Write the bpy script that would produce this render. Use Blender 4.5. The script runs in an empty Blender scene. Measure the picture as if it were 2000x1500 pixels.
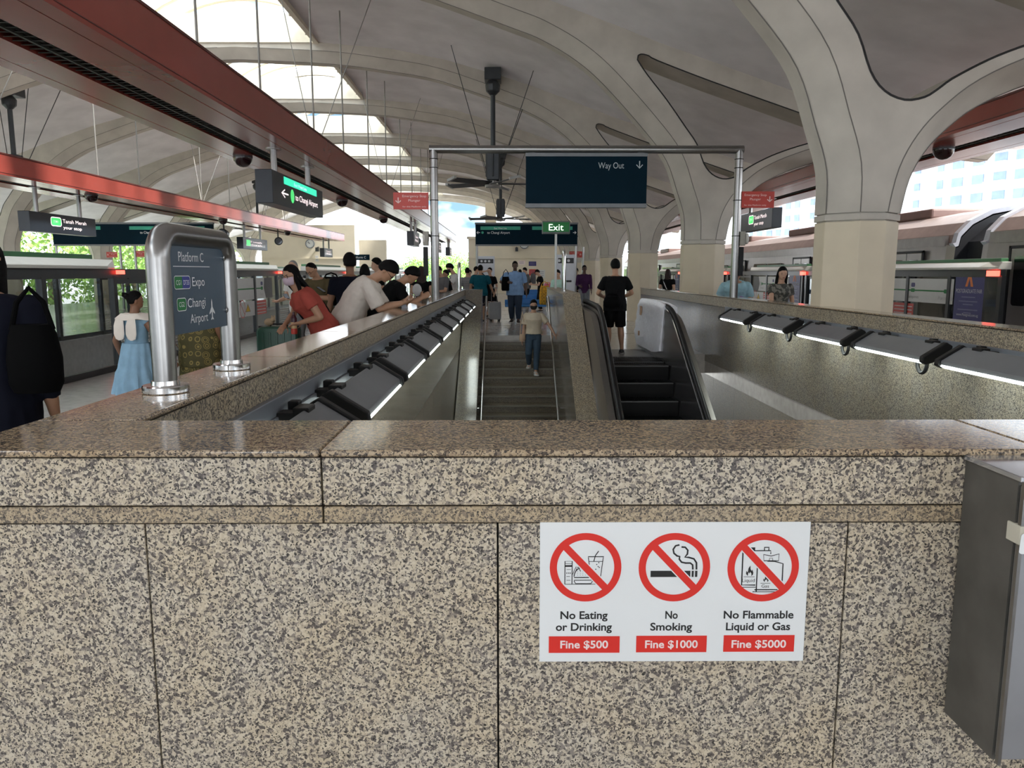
import bpy, bmesh, math, random
from math import sin, cos, pi, radians, atan2, sqrt, tan
from mathutils import Vector, Matrix, noise
random.seed(7)
SC = bpy.context.scene
COL = SC.collection

# ---------------------------------------------------------------- camera
EYE = 1.5
PITCH = radians(8.23)
YAW = math.atan(10 / 1500)
cam_data = bpy.data.cameras.new('camera')
cam_data.sensor_width = 36.0
cam_data.lens = 27.0
cam_data.clip_start = 0.05
cam_data.clip_end = 800
cam = bpy.data.objects.new('camera', cam_data)
cam.location = (0, 0, EYE)
cam.rotation_euler = (pi / 2 - PITCH, 0, -YAW)
COL.objects.link(cam)
SC.camera = cam

# ---------------------------------------------------------------- exposure
SC.view_settings.view_transform = 'Standard'
SC.view_settings.look = 'None'
SC.view_settings.gamma = 1.0
SC.view_settings.exposure = 1.11
SC.view_settings.use_curve_mapping = False
SC.cycles.use_denoising = True
SC.cycles.max_bounces = 8
SC.cycles.diffuse_bounces = 5
SC.cycles.sample_clamp_indirect = 8.0

# ---------------------------------------------------------------- sky
world = bpy.data.worlds.new('tropical_sky')
SC.world = world
world.use_nodes = True
wn = world.node_tree.nodes
wl = world.node_tree.links
wn.clear()
w_out = wn.new('ShaderNodeOutputWorld')
w_bg = wn.new('ShaderNodeBackground')
w_tc = wn.new('ShaderNodeTexCoord')
w_map = wn.new('ShaderNodeMapping')
w_map.inputs['Scale'].default_value = (1, 1, 2.2)
w_noise = wn.new('ShaderNodeTexNoise')
w_noise.inputs['Scale'].default_value = 3.2
w_noise.inputs['Detail'].default_value = 5
w_ramp = wn.new('ShaderNodeValToRGB')
w_ramp.color_ramp.elements[0].position = 0.42
w_ramp.color_ramp.elements[0].color = (0.085, 0.145, 0.19, 1)
w_ramp.color_ramp.elements[1].position = 0.53
w_ramp.color_ramp.elements[1].color = (0.92, 0.96, 1.0, 1)
wl.new(w_tc.outputs['Generated'], w_map.inputs['Vector'])
wl.new(w_map.outputs['Vector'], w_noise.inputs['Vector'])
wl.new(w_noise.outputs['Fac'], w_ramp.inputs['Fac'])
wl.new(w_ramp.outputs['Color'], w_bg.inputs['Color'])
w_bg.inputs['Strength'].default_value = 2.6
wl.new(w_bg.outputs['Background'], w_out.inputs['Surface'])

# high, hazy sun
sun_d = bpy.data.lights.new('sun', 'SUN')
sun_d.energy = 4.5
sun_d.angle = radians(6)
sun_d.color = (1.0, 0.94, 0.85)
sun = bpy.data.objects.new('sun', sun_d)
sun.rotation_euler = (radians(8), radians(38), 0)
COL.objects.link(sun)


# ---------------------------------------------------------------- pixel helper (2000x1500 frame)
def ray(px, py):
    v = Vector(((px - 1000) / 1500, (750 - py) / 1500, -1.0))
    return cam.rotation_euler.to_matrix() @ v


def P(px, py, X=None, Y=None, Z=None):
    d = ray(px, py)
    if Y is not None:
        t = Y / d.y
    elif X is not None:
        t = X / d.x
    else:
        t = (Z - EYE) / d.z
    return Vector((0, 0, EYE)) + d * t


# ---------------------------------------------------------------- materials
MATS = {}


def mat(name, col, rough=0.5, metal=0.0, var=0.08, scale=6.0, bump=0.0, bscale=40.0, emit=None, estr=0.0,
        spec=0.5, alpha=1.0, trans=0.0):
    if name in MATS:
        return MATS[name]
    m = bpy.data.materials.new(name)
    m.use_nodes = True
    nt = m.node_tree
    b = nt.nodes['Principled BSDF']
    b.inputs['Roughness'].default_value = rough
    b.inputs['Metallic'].default_value = metal
    b.inputs['Specular IOR Level'].default_value = spec
    tc = nt.nodes.new('ShaderNodeNewGeometry')
    nz = nt.nodes.new('ShaderNodeTexNoise')
    nz.inputs['Scale'].default_value = scale
    nz.inputs['Detail'].default_value = 4
    nt.links.new(tc.outputs['Position'], nz.inputs['Vector'])
    rp = nt.nodes.new('ShaderNodeValToRGB')
    c0 = tuple(max(0, c * (1 - var)) for c in col[:3]) + (1,)
    c1 = tuple(min(1, c * (1 + var)) for c in col[:3]) + (1,)
    rp.color_ramp.elements[0].position = 0.3
    rp.color_ramp.elements[0].color = c0
    rp.color_ramp.elements[1].position = 0.7
    rp.color_ramp.elements[1].color = c1
    nt.links.new(nz.outputs['Fac'], rp.inputs['Fac'])
    nt.links.new(rp.outputs['Color'], b.inputs['Base Color'])
    if bump:
        nb = nt.nodes.new('ShaderNodeTexNoise')
        nb.inputs['Scale'].default_value = bscale
        nb.inputs['Detail'].default_value = 3
        nt.links.new(tc.outputs['Position'], nb.inputs['Vector'])
        bp = nt.nodes.new('ShaderNodeBump')
        bp.inputs['Strength'].default_value = bump
        bp.inputs['Distance'].default_value = 0.01
        nt.links.new(nb.outputs['Fac'], bp.inputs['Height'])
        nt.links.new(bp.outputs['Normal'], b.inputs['Normal'])
    if emit:
        b.inputs['Emission Color'].default_value = tuple(emit[:3]) + (1,)
        b.inputs['Emission Strength'].default_value = estr
    if trans:
        b.inputs['Transmission Weight'].default_value = trans
    b.inputs['Alpha'].default_value = alpha
    MATS[name] = m
    return m


def ramp_node(nt, stops, interp='LINEAR'):
    r = nt.nodes.new('ShaderNodeValToRGB')
    r.color_ramp.interpolation = interp
    e = r.color_ramp.elements
    while len(e) < len(stops):
        e.new(0.5)
    for i, (p, c) in enumerate(stops):
        e[i].position = p
        e[i].color = tuple(c) + (1,)
    return r


def granite(name, tint=(1, 1, 1), rough=0.3, contrast=1.0, grain=1.0, spec=0.5):
    m = bpy.data.materials.new(name)
    m.use_nodes = True
    nt = m.node_tree
    b = nt.nodes['Principled BSDF']
    b.inputs['Roughness'].default_value = rough
    b.inputs['Specular IOR Level'].default_value = spec
    geo = nt.nodes.new('ShaderNodeNewGeometry')
    nz = nt.nodes.new('ShaderNodeTexNoise')
    nz.inputs['Scale'].default_value = 70 * grain
    nz.inputs['Detail'].default_value = 3
    nt.links.new(geo.outputs['Position'], nz.inputs['Vector'])
    sub = nt.nodes.new('ShaderNodeVectorMath')
    sub.operation = 'MULTIPLY_ADD'
    nt.links.new(nz.outputs['Color'], sub.inputs[0])
    sub.inputs[1].default_value = (0.012 / grain,) * 3
    nt.links.new(geo.outputs['Position'], sub.inputs[2])

    def vor(sc, off):
        ad = nt.nodes.new('ShaderNodeVectorMath')
        ad.operation = 'ADD'
        ad.inputs[1].default_value = off
        nt.links.new(sub.outputs[0], ad.inputs[0])
        v = nt.nodes.new('ShaderNodeTexVoronoi')
        v.inputs['Scale'].default_value = sc * grain
        nt.links.new(ad.outputs[0], v.inputs['Vector'])
        sp = nt.nodes.new('ShaderNodeSeparateColor')
        nt.links.new(v.outputs['Color'], sp.inputs['Color'])
        return sp

    def T(c):
        mid = 0.36
        return tuple((mid + (x - mid) * contrast) * t for x, t in zip(c, tint))
    s1 = vor(165, (0, 0, 0))
    r1 = ramp_node(nt, [(0.0, T((.55, .485, .385))), (0.28, T((.62, .56, .46))), (0.5, T((.46, .40, .325))),
                        (0.64, T((.27, .24, .215))), (0.82, T((.13, .115, .11)))], 'CONSTANT')
    nt.links.new(s1.outputs[0], r1.inputs['Fac'])
    s2 = vor(300, (3.1, 1.7, 5.3))
    r2 = ramp_node(nt, [(0.0, (0, 0, 0)), (0.80, (.6, .6, .6)), (0.90, (1, 1, 1))], 'CONSTANT')
    nt.links.new(s2.outputs[1], r2.inputs['Fac'])
    mx = nt.nodes.new('ShaderNodeMixRGB')
    nt.links.new(r2.outputs['Color'], mx.inputs['Fac'])
    nt.links.new(r1.outputs['Color'], mx.inputs['Color1'])
    mx.inputs['Color2'].default_value = (.045, .042, .04, 1)
    # big warm/cool patches in the stone
    nb = nt.nodes.new('ShaderNodeTexNoise')
    nb.inputs['Scale'].default_value = 5.0
    nb.inputs['Detail'].default_value = 2
    nt.links.new(geo.outputs['Position'], nb.inputs['Vector'])
    r3 = ramp_node(nt, [(0.35, (1.0, .95, .86)), (0.65, (.97, .96, .94))])
    nt.links.new(nb.outputs['Fac'], r3.inputs['Fac'])
    mu = nt.nodes.new('ShaderNodeMixRGB')
    mu.blend_type = 'MULTIPLY'
    mu.inputs['Fac'].default_value = 1
    nt.links.new(mx.outputs['Color'], mu.inputs['Color1'])
    nt.links.new(r3.outputs['Color'], mu.inputs['Color2'])
    nt.links.new(mu.outputs['Color'], b.inputs['Base Color'])
    MATS[name] = m
    return m


def glass(name, tint=(0.75, 0.8, 0.8), reflect=0.08, density=0.35):
    """thin pane: mirror-like reflection over a tinted see-through layer"""
    m = bpy.data.materials.new(name)
    m.use_nodes = True
    nt = m.node_tree
    nt.nodes.clear()
    out = nt.nodes.new('ShaderNodeOutputMaterial')
    tr = nt.nodes.new('ShaderNodeBsdfTransparent')
    tr.inputs['Color'].default_value = tuple(c * (1 - density) for c in tint) + (1,)
    gl = nt.nodes.new('ShaderNodeBsdfGlossy')
    gl.inputs['Roughness'].default_value = 0.02
    gl.inputs['Color'].default_value = (.9, .95, .95, 1)
    fr = nt.nodes.new('ShaderNodeFresnel')
    fr.inputs['IOR'].default_value = 1.45 + reflect
    mix = nt.nodes.new('ShaderNodeMixShader')
    ge = nt.nodes.new('ShaderNodeNewGeometry')
    mm = nt.nodes.new('ShaderNodeMath')
    mm.operation = 'SUBTRACT'
    mm.use_clamp = True
    nt.links.new(fr.outputs[0], mm.inputs[0])
    nt.links.new(ge.outputs['Backfacing'], mm.inputs[1])
    nt.links.new(mm.outputs[0], mix.inputs[0])
    nt.links.new(tr.outputs[0], mix.inputs[1])
    nt.links.new(gl.outputs[0], mix.inputs[2])
    nt.links.new(mix.outputs[0], out.inputs['Surface'])
    MATS[name] = m
    return m


def patterned(name, c1, c2, kind='camo', scale=12.0, rough=0.8):
    m = bpy.data.materials.new(name)
    m.use_nodes = True
    nt = m.node_tree
    b = nt.nodes['Principled BSDF']
    b.inputs['Roughness'].default_value = rough
    tc = nt.nodes.new('ShaderNodeTexCoord')
    if kind == 'stripes':
        t = nt.nodes.new('ShaderNodeTexWave')
        t.wave_type = 'BANDS'
        t.bands_direction = 'Z'
        t.inputs['Scale'].default_value = scale
        r = ramp_node(nt, [(0, c1), (0.5, c2)], 'CONSTANT')
        nt.links.new(tc.outputs['Object'], t.inputs['Vector'])
        nt.links.new(t.outputs['Fac'], r.inputs['Fac'])
    elif kind == 'rings':
        t = nt.nodes.new('ShaderNodeTexVoronoi')
        t.inputs['Scale'].default_value = scale
        t.inputs['Randomness'].default_value = 0.25
        r = ramp_node(nt, [(0, c1), (0.22, c2), (0.30, c1), (0.40, c2), (0.47, c1)], 'CONSTANT')
        nt.links.new(tc.outputs['Object'], t.inputs['Vector'])
        nt.links.new(t.outputs['Distance'], r.inputs['Fac'])
    else:
        t = nt.nodes.new('ShaderNodeTexNoise')
        t.inputs['Scale'].default_value = scale
        t.inputs['Detail'].default_value = 2
        r = ramp_node(nt, [(0, c1), (0.46, c2), (0.54, tuple(x * .35 for x in c1)), (0.6, c2)], 'CONSTANT')
        nt.links.new(tc.outputs['Object'], t.inputs['Vector'])
        nt.links.new(t.outputs['Fac'], r.inputs['Fac'])
    nt.links.new(r.outputs['Color'], b.inputs['Base Color'])
    MATS[name] = m
    return m


# ---------------------------------------------------------------- mesh builder
class MB:
    def __init__(s):
        s.v = []
        s.f = []
        s.m = []

    def add(s, verts, faces, mi=0):
        o = len(s.v)
        s.v += [tuple(x) for x in verts]
        for f in faces:
            s.f.append([i + o for i in f])
            s.m.append(mi)
        return s

    def box(s, x0, x1, y0, y1, z0, z1, mi=0, M=None):
        v = [Vector((x, y, z)) for z in (z0, z1) for y in (y0, y1) for x in (x0, x1)]
        if M is not None:
            v = [M @ p for p in v]
        return s.add(v, [(0, 2, 3, 1), (4, 5, 7, 6), (0, 1, 5, 4), (2, 6, 7, 3), (0, 4, 6, 2), (1, 3, 7, 5)], mi)

    def prism(s, poly, a, b, axis='y', mi=0, M=None):
        """2D polygon extruded along axis from a to b.  y: (x,z)  x: (y,z)  z: (x,y)"""
        def mk(p, t):
            if axis == 'y':
                return Vector((p[0], t, p[1]))
            if axis == 'x':
                return Vector((t, p[0], p[1]))
            return Vector((p[0], p[1], t))
        n = len(poly)
        v = [mk(p, a) for p in poly] + [mk(p, b) for p in poly]
        if M is not None:
            v = [M @ p for p in v]
        f = [list(range(n))[::-1], list(range(n, 2 * n))]
        f += [(i, (i + 1) % n, n + (i + 1) % n, n + i) for i in range(n)]
        return s.add(v, f, mi)

    def loft(s, rings, mi=0, close=True, caps=True):
        n = len(rings[0])
        v = [p for r in rings for p in r]
        f = []
        for k in range(len(rings) - 1):
            for i in range(n if close else n - 1):
                j = (i + 1) % n
                f.append((k * n + i, k * n + j, (k + 1) * n + j, (k + 1) * n + i))
        if caps and close:
            f.append(list(range(n))[::-1])
            f.append([(len(rings) - 1) * n + i for i in range(n)])
        return s.add(v, f, mi)

    def tube(s, pts, r, n=10, mi=0, caps=True, M=None):
        pts = [Vector(p) for p in pts]
        rs = r if isinstance(r, (list, tuple)) else [r] * len(pts)
        rings = []
        up = None
        for i, p in enumerate(pts):
            if i == 0:
                t = pts[1] - p
            elif i == len(pts) - 1:
                t = p - pts[i - 1]
            else:
                t = (pts[i + 1] - p).normalized() + (p - pts[i - 1]).normalized()
            t.normalize()
            if up is None:
                a = Vector((0, 0, 1)) if abs(t.z) < 0.9 else Vector((1, 0, 0))
                u = t.cross(a).normalized()
            else:
                u = (up - t * up.dot(t)).normalized()
            up = u
            w = t.cross(u)
            ring = [p + u * (rs[i] * cos(2 * pi * k / n)) + w * (rs[i] * sin(2 * pi * k / n)) for k in range(n)]
            if M is not None:
                ring = [M @ q for q in ring]
            rings.append(ring)
        return s.loft(rings, mi, True, caps)

    def lathe(s, prof, c=(0, 0, 0), n=24, mi=0, M=None):
        rings = []
        for r, z in prof:
            ring = [Vector((c[0] + r * cos(2 * pi * k / n), c[1] + r * sin(2 * pi * k / n), c[2] + z)) for k in range(n)]
            if M is not None:
                ring = [M @ q for q in ring]
            rings.append(ring)
        return s.loft(rings, mi)

    def ell(s, c, r, n=14, m=9, mi=0, M=None):
        c = Vector(c)
        rings = []
        for j in range(1, m):
            th = pi * j / m
            ring = [Vector((r[0] * sin(th) * cos(2 * pi * k / n), r[1] * sin(th) * sin(2 * pi * k / n), -r[2] * cos(th))) for k in range(n)]
            if M is not None:
                ring = [M @ q for q in ring]
            rings.append([c + q for q in ring])
        top, bot = Vector((0, 0, r[2])), Vector((0, 0, -r[2]))
        if M is not None:
            top, bot = M @ top, M @ bot
        o = len(rings) * n
        v = [p for q in rings for p in q] + [c + bot, c + top]
        f = []
        for k in range(len(rings) - 1):
            for i in range(n):
                j = (i + 1) % n
                f.append((k * n + i, k * n + j, (k + 1) * n + j, (k + 1) * n + i))
        for i in range(n):
            j = (i + 1) % n
            f.append((o, j, i))
            f.append((o + 1, (len(rings) - 1) * n + i, (len(rings) - 1) * n + j))
        return s.add(v, f, mi)

    def build(s, name, mats, parent=None, smooth=False, bevel=0.0, seg=2, loc=None, fix=True):
        me = bpy.data.meshes.new(name)
        if loc is not None:
            L = Vector(loc)
            vs = [tuple(Vector(p) - L) for p in s.v]
        else:
            vs = s.v
        me.from_pydata(vs, [], s.f)
        if not isinstance(mats, (list, tuple)):
            mats = [mats]
        for m in mats:
            me.materials.append(m)
        if len(mats) > 1:
            me.polygons.foreach_set('material_index', s.m)
        if fix:
            bm = bmesh.new()
            bm.from_mesh(me)
            bmesh.ops.recalc_face_normals(bm, faces=bm.faces)
            bm.to_mesh(me)
            bm.free()
        if smooth:
            me.shade_smooth()
            me.set_sharp_from_angle(angle=radians(smooth if smooth is not True else 40))
        o = bpy.data.objects.new(name, me)
        if loc is not None:
            o.location = loc
        COL.objects.link(o)
        if parent is not None:
            o.parent = parent
        if bevel:
            md = o.modifiers.new('edge', 'BEVEL')
            md.width = bevel
            md.segments = seg
            md.limit_method = 'ANGLE'
            md.angle_limit = radians(35)
        return o


def tag(o, label, cat, group=None):
    o['label'] = label
    o['category'] = cat
    if group:
        o['group'] = group
    return o


def struct(o, label=None):
    o['kind'] = 'structure'
    if label:
        o['label'] = label
    return o


def thing(name, label, cat, loc=(0, 0, 0), rotz=0.0, group=None):
    o = bpy.data.objects.new(name, None)
    o.empty_display_size = 0.1
    COL.objects.link(o)
    o.location = loc
    o.rotation_euler = (0, 0, rotz)
    return tag(o, label, cat, group)


def dup(root, loc=None, rotz=None, label=None, group=None):
    r = root.copy()
    COL.objects.link(r)
    if loc is not None:
        r.location = loc
    if rotz is not None:
        r.rotation_euler = (0, 0, rotz)
    if label:
        r['label'] = label
    if group:
        r['group'] = group
    for ch in list(root.children):
        c = ch.copy()
        COL.objects.link(c)
        c.parent = r
        for g in list(ch.children):
            d = g.copy()
            COL.objects.link(d)
            d.parent = c
    return r


def arc(cx, cy, r, a0, a1, n=8):
    return [(cx + r * cos(radians(a0 + (a1 - a0) * i / n)), cy + r * sin(radians(a0 + (a1 - a0) * i / n))) for i in range(n + 1)]


def rrect(x0, x1, y0, y1, r, n=5):
    return (arc(x1 - r, y0 + r, r, -90, 0, n) + arc(x1 - r, y1 - r, r, 0, 90, n) +
            arc(x0 + r, y1 - r, r, 90, 180, n) + arc(x0 + r, y0 + r, r, 180, 270, n))


def spline(pts, n=6):
    """Catmull-Rom through 2D/3D points"""
    pts = [Vector(p) for p in pts]
    out = []
    for i in range(len(pts) - 1):
        p0 = pts[max(i - 1, 0)]
        p1, p2 = pts[i], pts[i + 1]
        p3 = pts[min(i + 2, len(pts) - 1)]
        for k in range(n):
            t = k / n
            out.append(0.5 * ((2 * p1) + (p2 - p0) * t + (2 * p0 - 5 * p1 + 4 * p2 - p3) * t * t + (3 * p1 - p0 - 3 * p2 + p3) * t ** 3))
    out.append(pts[-1])
    return out


# ---------------------------------------------------------------- lettering: flat text meshes collected into one MB
_TXT = {}


def text_geo(body, bold=0.0):
    key = (body, bold)
    if key in _TXT:
        return _TXT[key]
    cu = bpy.data.curves.new('t', 'FONT')
    cu.body = body
    cu.size = 1.0
    cu.offset = bold
    cu.align_x = 'LEFT'
    cu.resolution_u = 4
    ob = bpy.data.objects.new('t', cu)
    COL.objects.link(ob)
    dg = bpy.context.evaluated_depsgraph_get()
    me = bpy.data.meshes.new_from_object(ob.evaluated_get(dg))
    vs = [v.co.copy() for v in me.vertices]
    fs = [list(p.vertices) for p in me.polygons]
    bpy.data.objects.remove(ob)
    bpy.data.curves.remove(cu)
    bpy.data.meshes.remove(me)
    _TXT[key] = (vs, fs)
    return vs, fs


def put_text(mb, body, x, y, h, M, mi=0, align='C', w=None, squeeze=1.0, bold=0.0):
    """text in sign plane coords (x right, y up), cap height h, optional width w; M maps (x,y,0) to 3D"""
    vs, fs = text_geo(body, bold)
    if not vs:
        return
    xs = [v.x for v in vs]
    x0, x1 = min(xs), max(xs)
    k = h / 0.70
    sx = k * squeeze
    if w is not None:
        sx = w / (x1 - x0)
    wid = (x1 - x0) * sx
    ox = x - (wid / 2 if align == 'C' else (wid if align == 'R' else 0))
    mb.add([M @ Vector((ox + (v.x - x0) * sx, y + v.y * k, 0)) for v in vs], fs, mi)


def flat(mb, poly, M, mi=0, z=0.0):
    mb.add([M @ Vector((p[0], p[1], z)) for p in poly], [list(range(len(poly)))], mi)


def stroke(mb, pts, w, M, mi=0, z=0.0, closed=False):
    """polyline drawn as a flat ribbon"""
    pts = [Vector((p[0], p[1])) for p in pts]
    n = len(pts)
    L, R = [], []
    for i in range(n):
        if closed:
            a, b = pts[(i - 1) % n], pts[(i + 1) % n]
        else:
            a, b = pts[max(i - 1, 0)], pts[min(i + 1, n - 1)]
        t = (b - a)
        t.normalize()
        nn = Vector((-t.y, t.x)) * (w / 2)
        L.append(pts[i] + nn)
        R.append(pts[i] - nn)
    v = [M @ Vector((p.x, p.y, z)) for p in L + R]
    f = [(i, i + 1, n + i + 1, n + i) for i in range(n - 1)]
    if closed:
        f.append((n - 1, 0, n, 2 * n - 1))
    mb.add(v, f, mi)


def plane_M(origin, right, up):
    """maps sign-plane (x,y,z) to world: x along right, y along up, z out of the face"""
    r = Vector(right).normalized()
    u = Vector(up).normalized()
    n = r.cross(u)
    M = Matrix((r, u, n)).transposed().to_4x4()
    M.translation = Vector(origin)
    return M


def face_south(x, y, z):
    """a face that looks towards -Y"""
    return plane_M((x, y, z), (1, 0, 0), (0, 0, 1))
# ================================================================ STRUCTURE
G_WALL = granite('granite_speckled', rough=0.42, spec=0.3)
G_CAP = granite('granite_polished_brown', tint=(.74, .65, .55), rough=0.10, grain=1.0)
G_STRIP = granite('granite_honed_tan', tint=(.86, .78, .66), rough=0.3, contrast=.8, grain=1.2)
G_WELL = granite('granite_grey_wall', tint=(.50, .50, .49), rough=0.16, contrast=.7, grain=.8)
G_WELL2 = granite('granite_pale_wall', tint=(.56, .53, .48), rough=0.35, contrast=.5, grain=.8)
G_STEP = granite('granite_step', tint=(.42, .39, .34), rough=0.45, contrast=.7, grain=.8)
G_DECK = granite('granite_deck', tint=(.80, .77, .70), rough=0.4, contrast=.9, grain=.7)
DARK = mat('dark_joint', (.03, .028, .026), 0.8)
CONC = mat('pale_concrete', (.52, .48, .42), 0.85, var=.10, scale=2.2, bump=.12, bscale=60)
CONC2 = mat('grey_roof_concrete', (.77, .745, .755), 0.85, var=.10, scale=1.1, bump=.1, bscale=25)
CREAM = mat('cream_paint', (.66, .575, .43), 0.6, var=.04, scale=3)
CREAM2 = mat('cream_wall_paint', (.76, .69, .56), 0.7, var=.04, scale=1.5)
WHITEP = mat('white_upstand', (.80, .74, .61), 0.7, var=.05)
FLOORM = mat('platform_floor_tile', (.46, .43, .40), 0.16, var=.10, scale=9)
TRACKB = mat('track_bed', (.12, .115, .11), 0.9, var=.2, scale=8, bump=.4)
STEEL = mat('brushed_steel', (.30, .295, .29), 0.28, metal=1.0, var=.05, scale=30)
CHROME = mat('bright_steel', (.62, .62, .62), 0.14, metal=1.0, var=.03)
RED = mat('red_beam_paint', (.29, .056, .043), 0.22, var=.05, scale=2)
GRILLE = mat('grille_grey', (.075, .08, .07), 0.6)
BLACKM = mat('black_plastic', (.007, .007, .0075), 0.45, spec=.3)

# well: inner faces
WX0, WX1 = -1.016, 3.67
CX0, CX1 = -1.294, 3.93
WY0, WY1 = 2.08, 19.05
FY = 1.71
CAPZ = 1.10

# --- platform floor with the stair well left open
mb = MB()
mb.box(-6.25, CX0 + .05, -38, 64, -.35, 0)
mb.box(-6.25, -5.9, -38, 64, -1.3, -.35)
mb.box(9.0, 9.3, -38, 64, -1.3, -.35)
mb.box(WX1 + .02, 9.30, -38, 64, -.35, 0)
mb.box(CX0 + .05, WX1 + .02, -38, FY + .1, -.35, 0)
mb.box(CX0 + .05, 1.42, 18.60, 64, -.35, 0)
mb.box(1.42, WX1 + .02, 15.2, 64, -.35, 0)
mb.box(2.96, WX1 + .02, 14.2, 15.2, -.35, 0)
struct(mb.build('floor', FLOORM), 'grey polished platform floor')
mb = MB()
for k in range(-2, 21):
    mb.box(WX1 + .3, 9.2, 3 * k, 3 * k + .012, 0, .002)
for xx in (4.9, 6.4, 7.9):
    mb.box(xx, xx + .012, -38, 63, 0, .002)
for k in range(6, 21):
    mb.box(-6.2, WX1, 3 * k + 1.2, 3 * k + 1.212, 0, .002)
struct(mb.build('trim_1', DARK), 'dark joints between the platform floor tiles')
mb = MB()
mb.box(-21.6, -9.75, -38, 64, -1.3, 0)
struct(mb.build('floor.001', FLOORM), 'floor of the opposite platform')
mb = MB()
mb.box(-9.75, -6.25, -38, 72, -1.3, -1.1)
mb.box(9.30, 14.5, -38, 72, -1.3, -1.1)
struct(mb.build('ground', TRACKB), 'dark track bed between the platforms')
mb = MB()
mb.box(-300, 300, -60, 420, -9.2, -9)
struct(mb.build('ground.001', mat('outside_ground', (.56, .55, .53), .9, var=.12, scale=.05)), 'ground outside below the viaduct')

# --- front parapet wall (faces the camera)
zL = P(1000, 893, Y=FY).z          # underside of the cap lip
zA = P(1000, 988, Y=FY + .012).z
zB = P(1000, 1021, Y=FY + .02).z
xj = P(628, 930, Y=FY + .012).x
mb = MB()
FX0, FX1 = CX0, CX1
g = .0022
# backing
mb.box(FX0 + .03, FX1 - .03, FY + .05, WY0 - .012, -.02, zL, 1)
# upper band, split at joint
cuts = [FX0 + .01, xj, xj + 1.62, xj + 3.24, FX1 - .01]
for a, b in zip(cuts[:-1], cuts[1:]):
    mb.box(a + g, b - g, FY + .012, FY + .06, zA + g, zL - .004, 0)
    mb.box(a + g, b - g, FY + .015, FY + .06, zB + g, zA - g, 2)
xl = [P(283, 1030, Y=FY + .022).x, P(972, 1030, Y=FY + .022).x, P(1657, 1030, Y=FY + .022).x]
cuts = [FX0 + .01] + xl + [xl[2] + .84, xl[2] + 1.68, FX1 - .01]
for a, b in zip(cuts[:-1], cuts[1:]):
    mb.box(a + g, b - g, FY + .022, FY + .06, 0.02, zB - g, 0)
# well side of the front wall
mb.box(WX0, WX1, WY0 - .012, WY0, -1.5, zL, 0)
struct(mb.build('wall_front', [G_WALL, DARK, G_STRIP], bevel=.0012, seg=1), 'speckled granite parapet facing the viewer')

# caps: front, left, right; each slab separated by a fine joint
def cap_run(name, spans, label):
    mb = MB()
    for (x0, x1, y0, y1) in spans:
        mb.box(x0 + .0012, x1 - .0012, y0 + .0012, y1 - .0012, zL, CAPZ)
    o = mb.build(name, G_CAP, bevel=.006, seg=3)
    return struct(o, label)


cap_run('trim_2', [(CX0, xj, FY, WY0), (xj, 1.235, FY, WY0), (1.235, 2.7, FY, WY0), (2.7, CX1, FY, WY0)],
        'polished brown granite coping along the front parapet')
ly = [WY0, 3.7, 5.3, 6.9, 8.5, 10.1, 11.7, 13.3, 14.9, 16.5, 18.0, WY1 + .25]
cap_run('trim_3', [(CX0, WX0, a, b) for a, b in zip(ly[:-1], ly[1:])],
        'polished granite coping of the left parapet where people lean')
ry = [WY0, 3.7, 5.3, 6.9, 8.5, 10.1, 11.7, 13.3, 14.9, 16.5, 18.1, 19.7, 21.3]
cap_run('trim_4', [(WX1, CX1, a, b) for a, b in zip(ry[:-1], ry[1:])],
        'polished granite coping of the right parapet')


def well_wall(name, inner, outer, side, y1, label):
    """side=+1: the face looks to +X"""
    mb = MB()
    lo, hi = min(inner, outer), max(inner, outer)
    ins = .02 * side
    mb.box(lo + (.02 if side < 0 else .03), hi - (.02 if side > 0 else .03), WY0, y1, -.02, zL - .002, 1)
    face = inner - ins

    def slab(y0, yy1, z0, z1, mi, out=0.0):
        a, b = face - side * .02, face + side * out
        mb.box(min(a, b), max(a, b), y0, yy1, z0, z1, mi)
    n = int((y1 - WY0) / .8)
    st = (y1 - WY0) / n
    for i in range(n):
        a, b = WY0 + i * st + .002, WY0 + (i + 1) * st - .002
        slab(a, b, .925, zL - .006, 3, .012)
        slab(a, b, -.118, .918, 0, .006)
    n = int((y1 - WY0) / 1.2)
    st = (y1 - WY0) / n
    for i in range(n):
        a, b = WY0 + i * st + .002, WY0 + (i + 1) * st - .002
        for z0, z1 in ((-1.35, -.13), (-2.6, -1.356), (-4.2, -2.606)):
            slab(a, b, z0, z1, 2, -.004)
    # platform side
    a, b = outer - side * -.02, outer - side * -.045
    mb.box(min(a, b), max(a, b), WY0 - .3, y1, 0, zL - .003, 3)
    return struct(mb.build(name, [G_WELL, DARK, G_WELL2, G_DECK]), label)


well_wall('wall_left', WX0, CX0, 1, WY1 + .2, 'grey granite inner wall on the left of the stair well')
well_wall('wall_right', WX1, CX1, -1, 21.25, 'grey granite inner wall on the right of the stair well')

# --- stairs
SLOPE = .165 / .29
mb = MB()
n = 24
for i in range(n):
    y1 = 18.60 - .29 * i
    mb.box(-.598, 1.098, y1 - .29, y1 + .02, -.165 * (i + 1) - .35, -.165 * (i + 1), 0)
    mb.box(-.598, 1.098, y1 - .32, y1 - .285, -.165 * (i + 1) - .03, -.165 * (i + 1) + .0015, 1)
nose = mat('stair_nosing', (.20, .185, .15), .5)
tag(mb.build('staircase', [G_STEP, nose]), 'dark granite stairs going down between the parapets', 'stairs')
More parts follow.
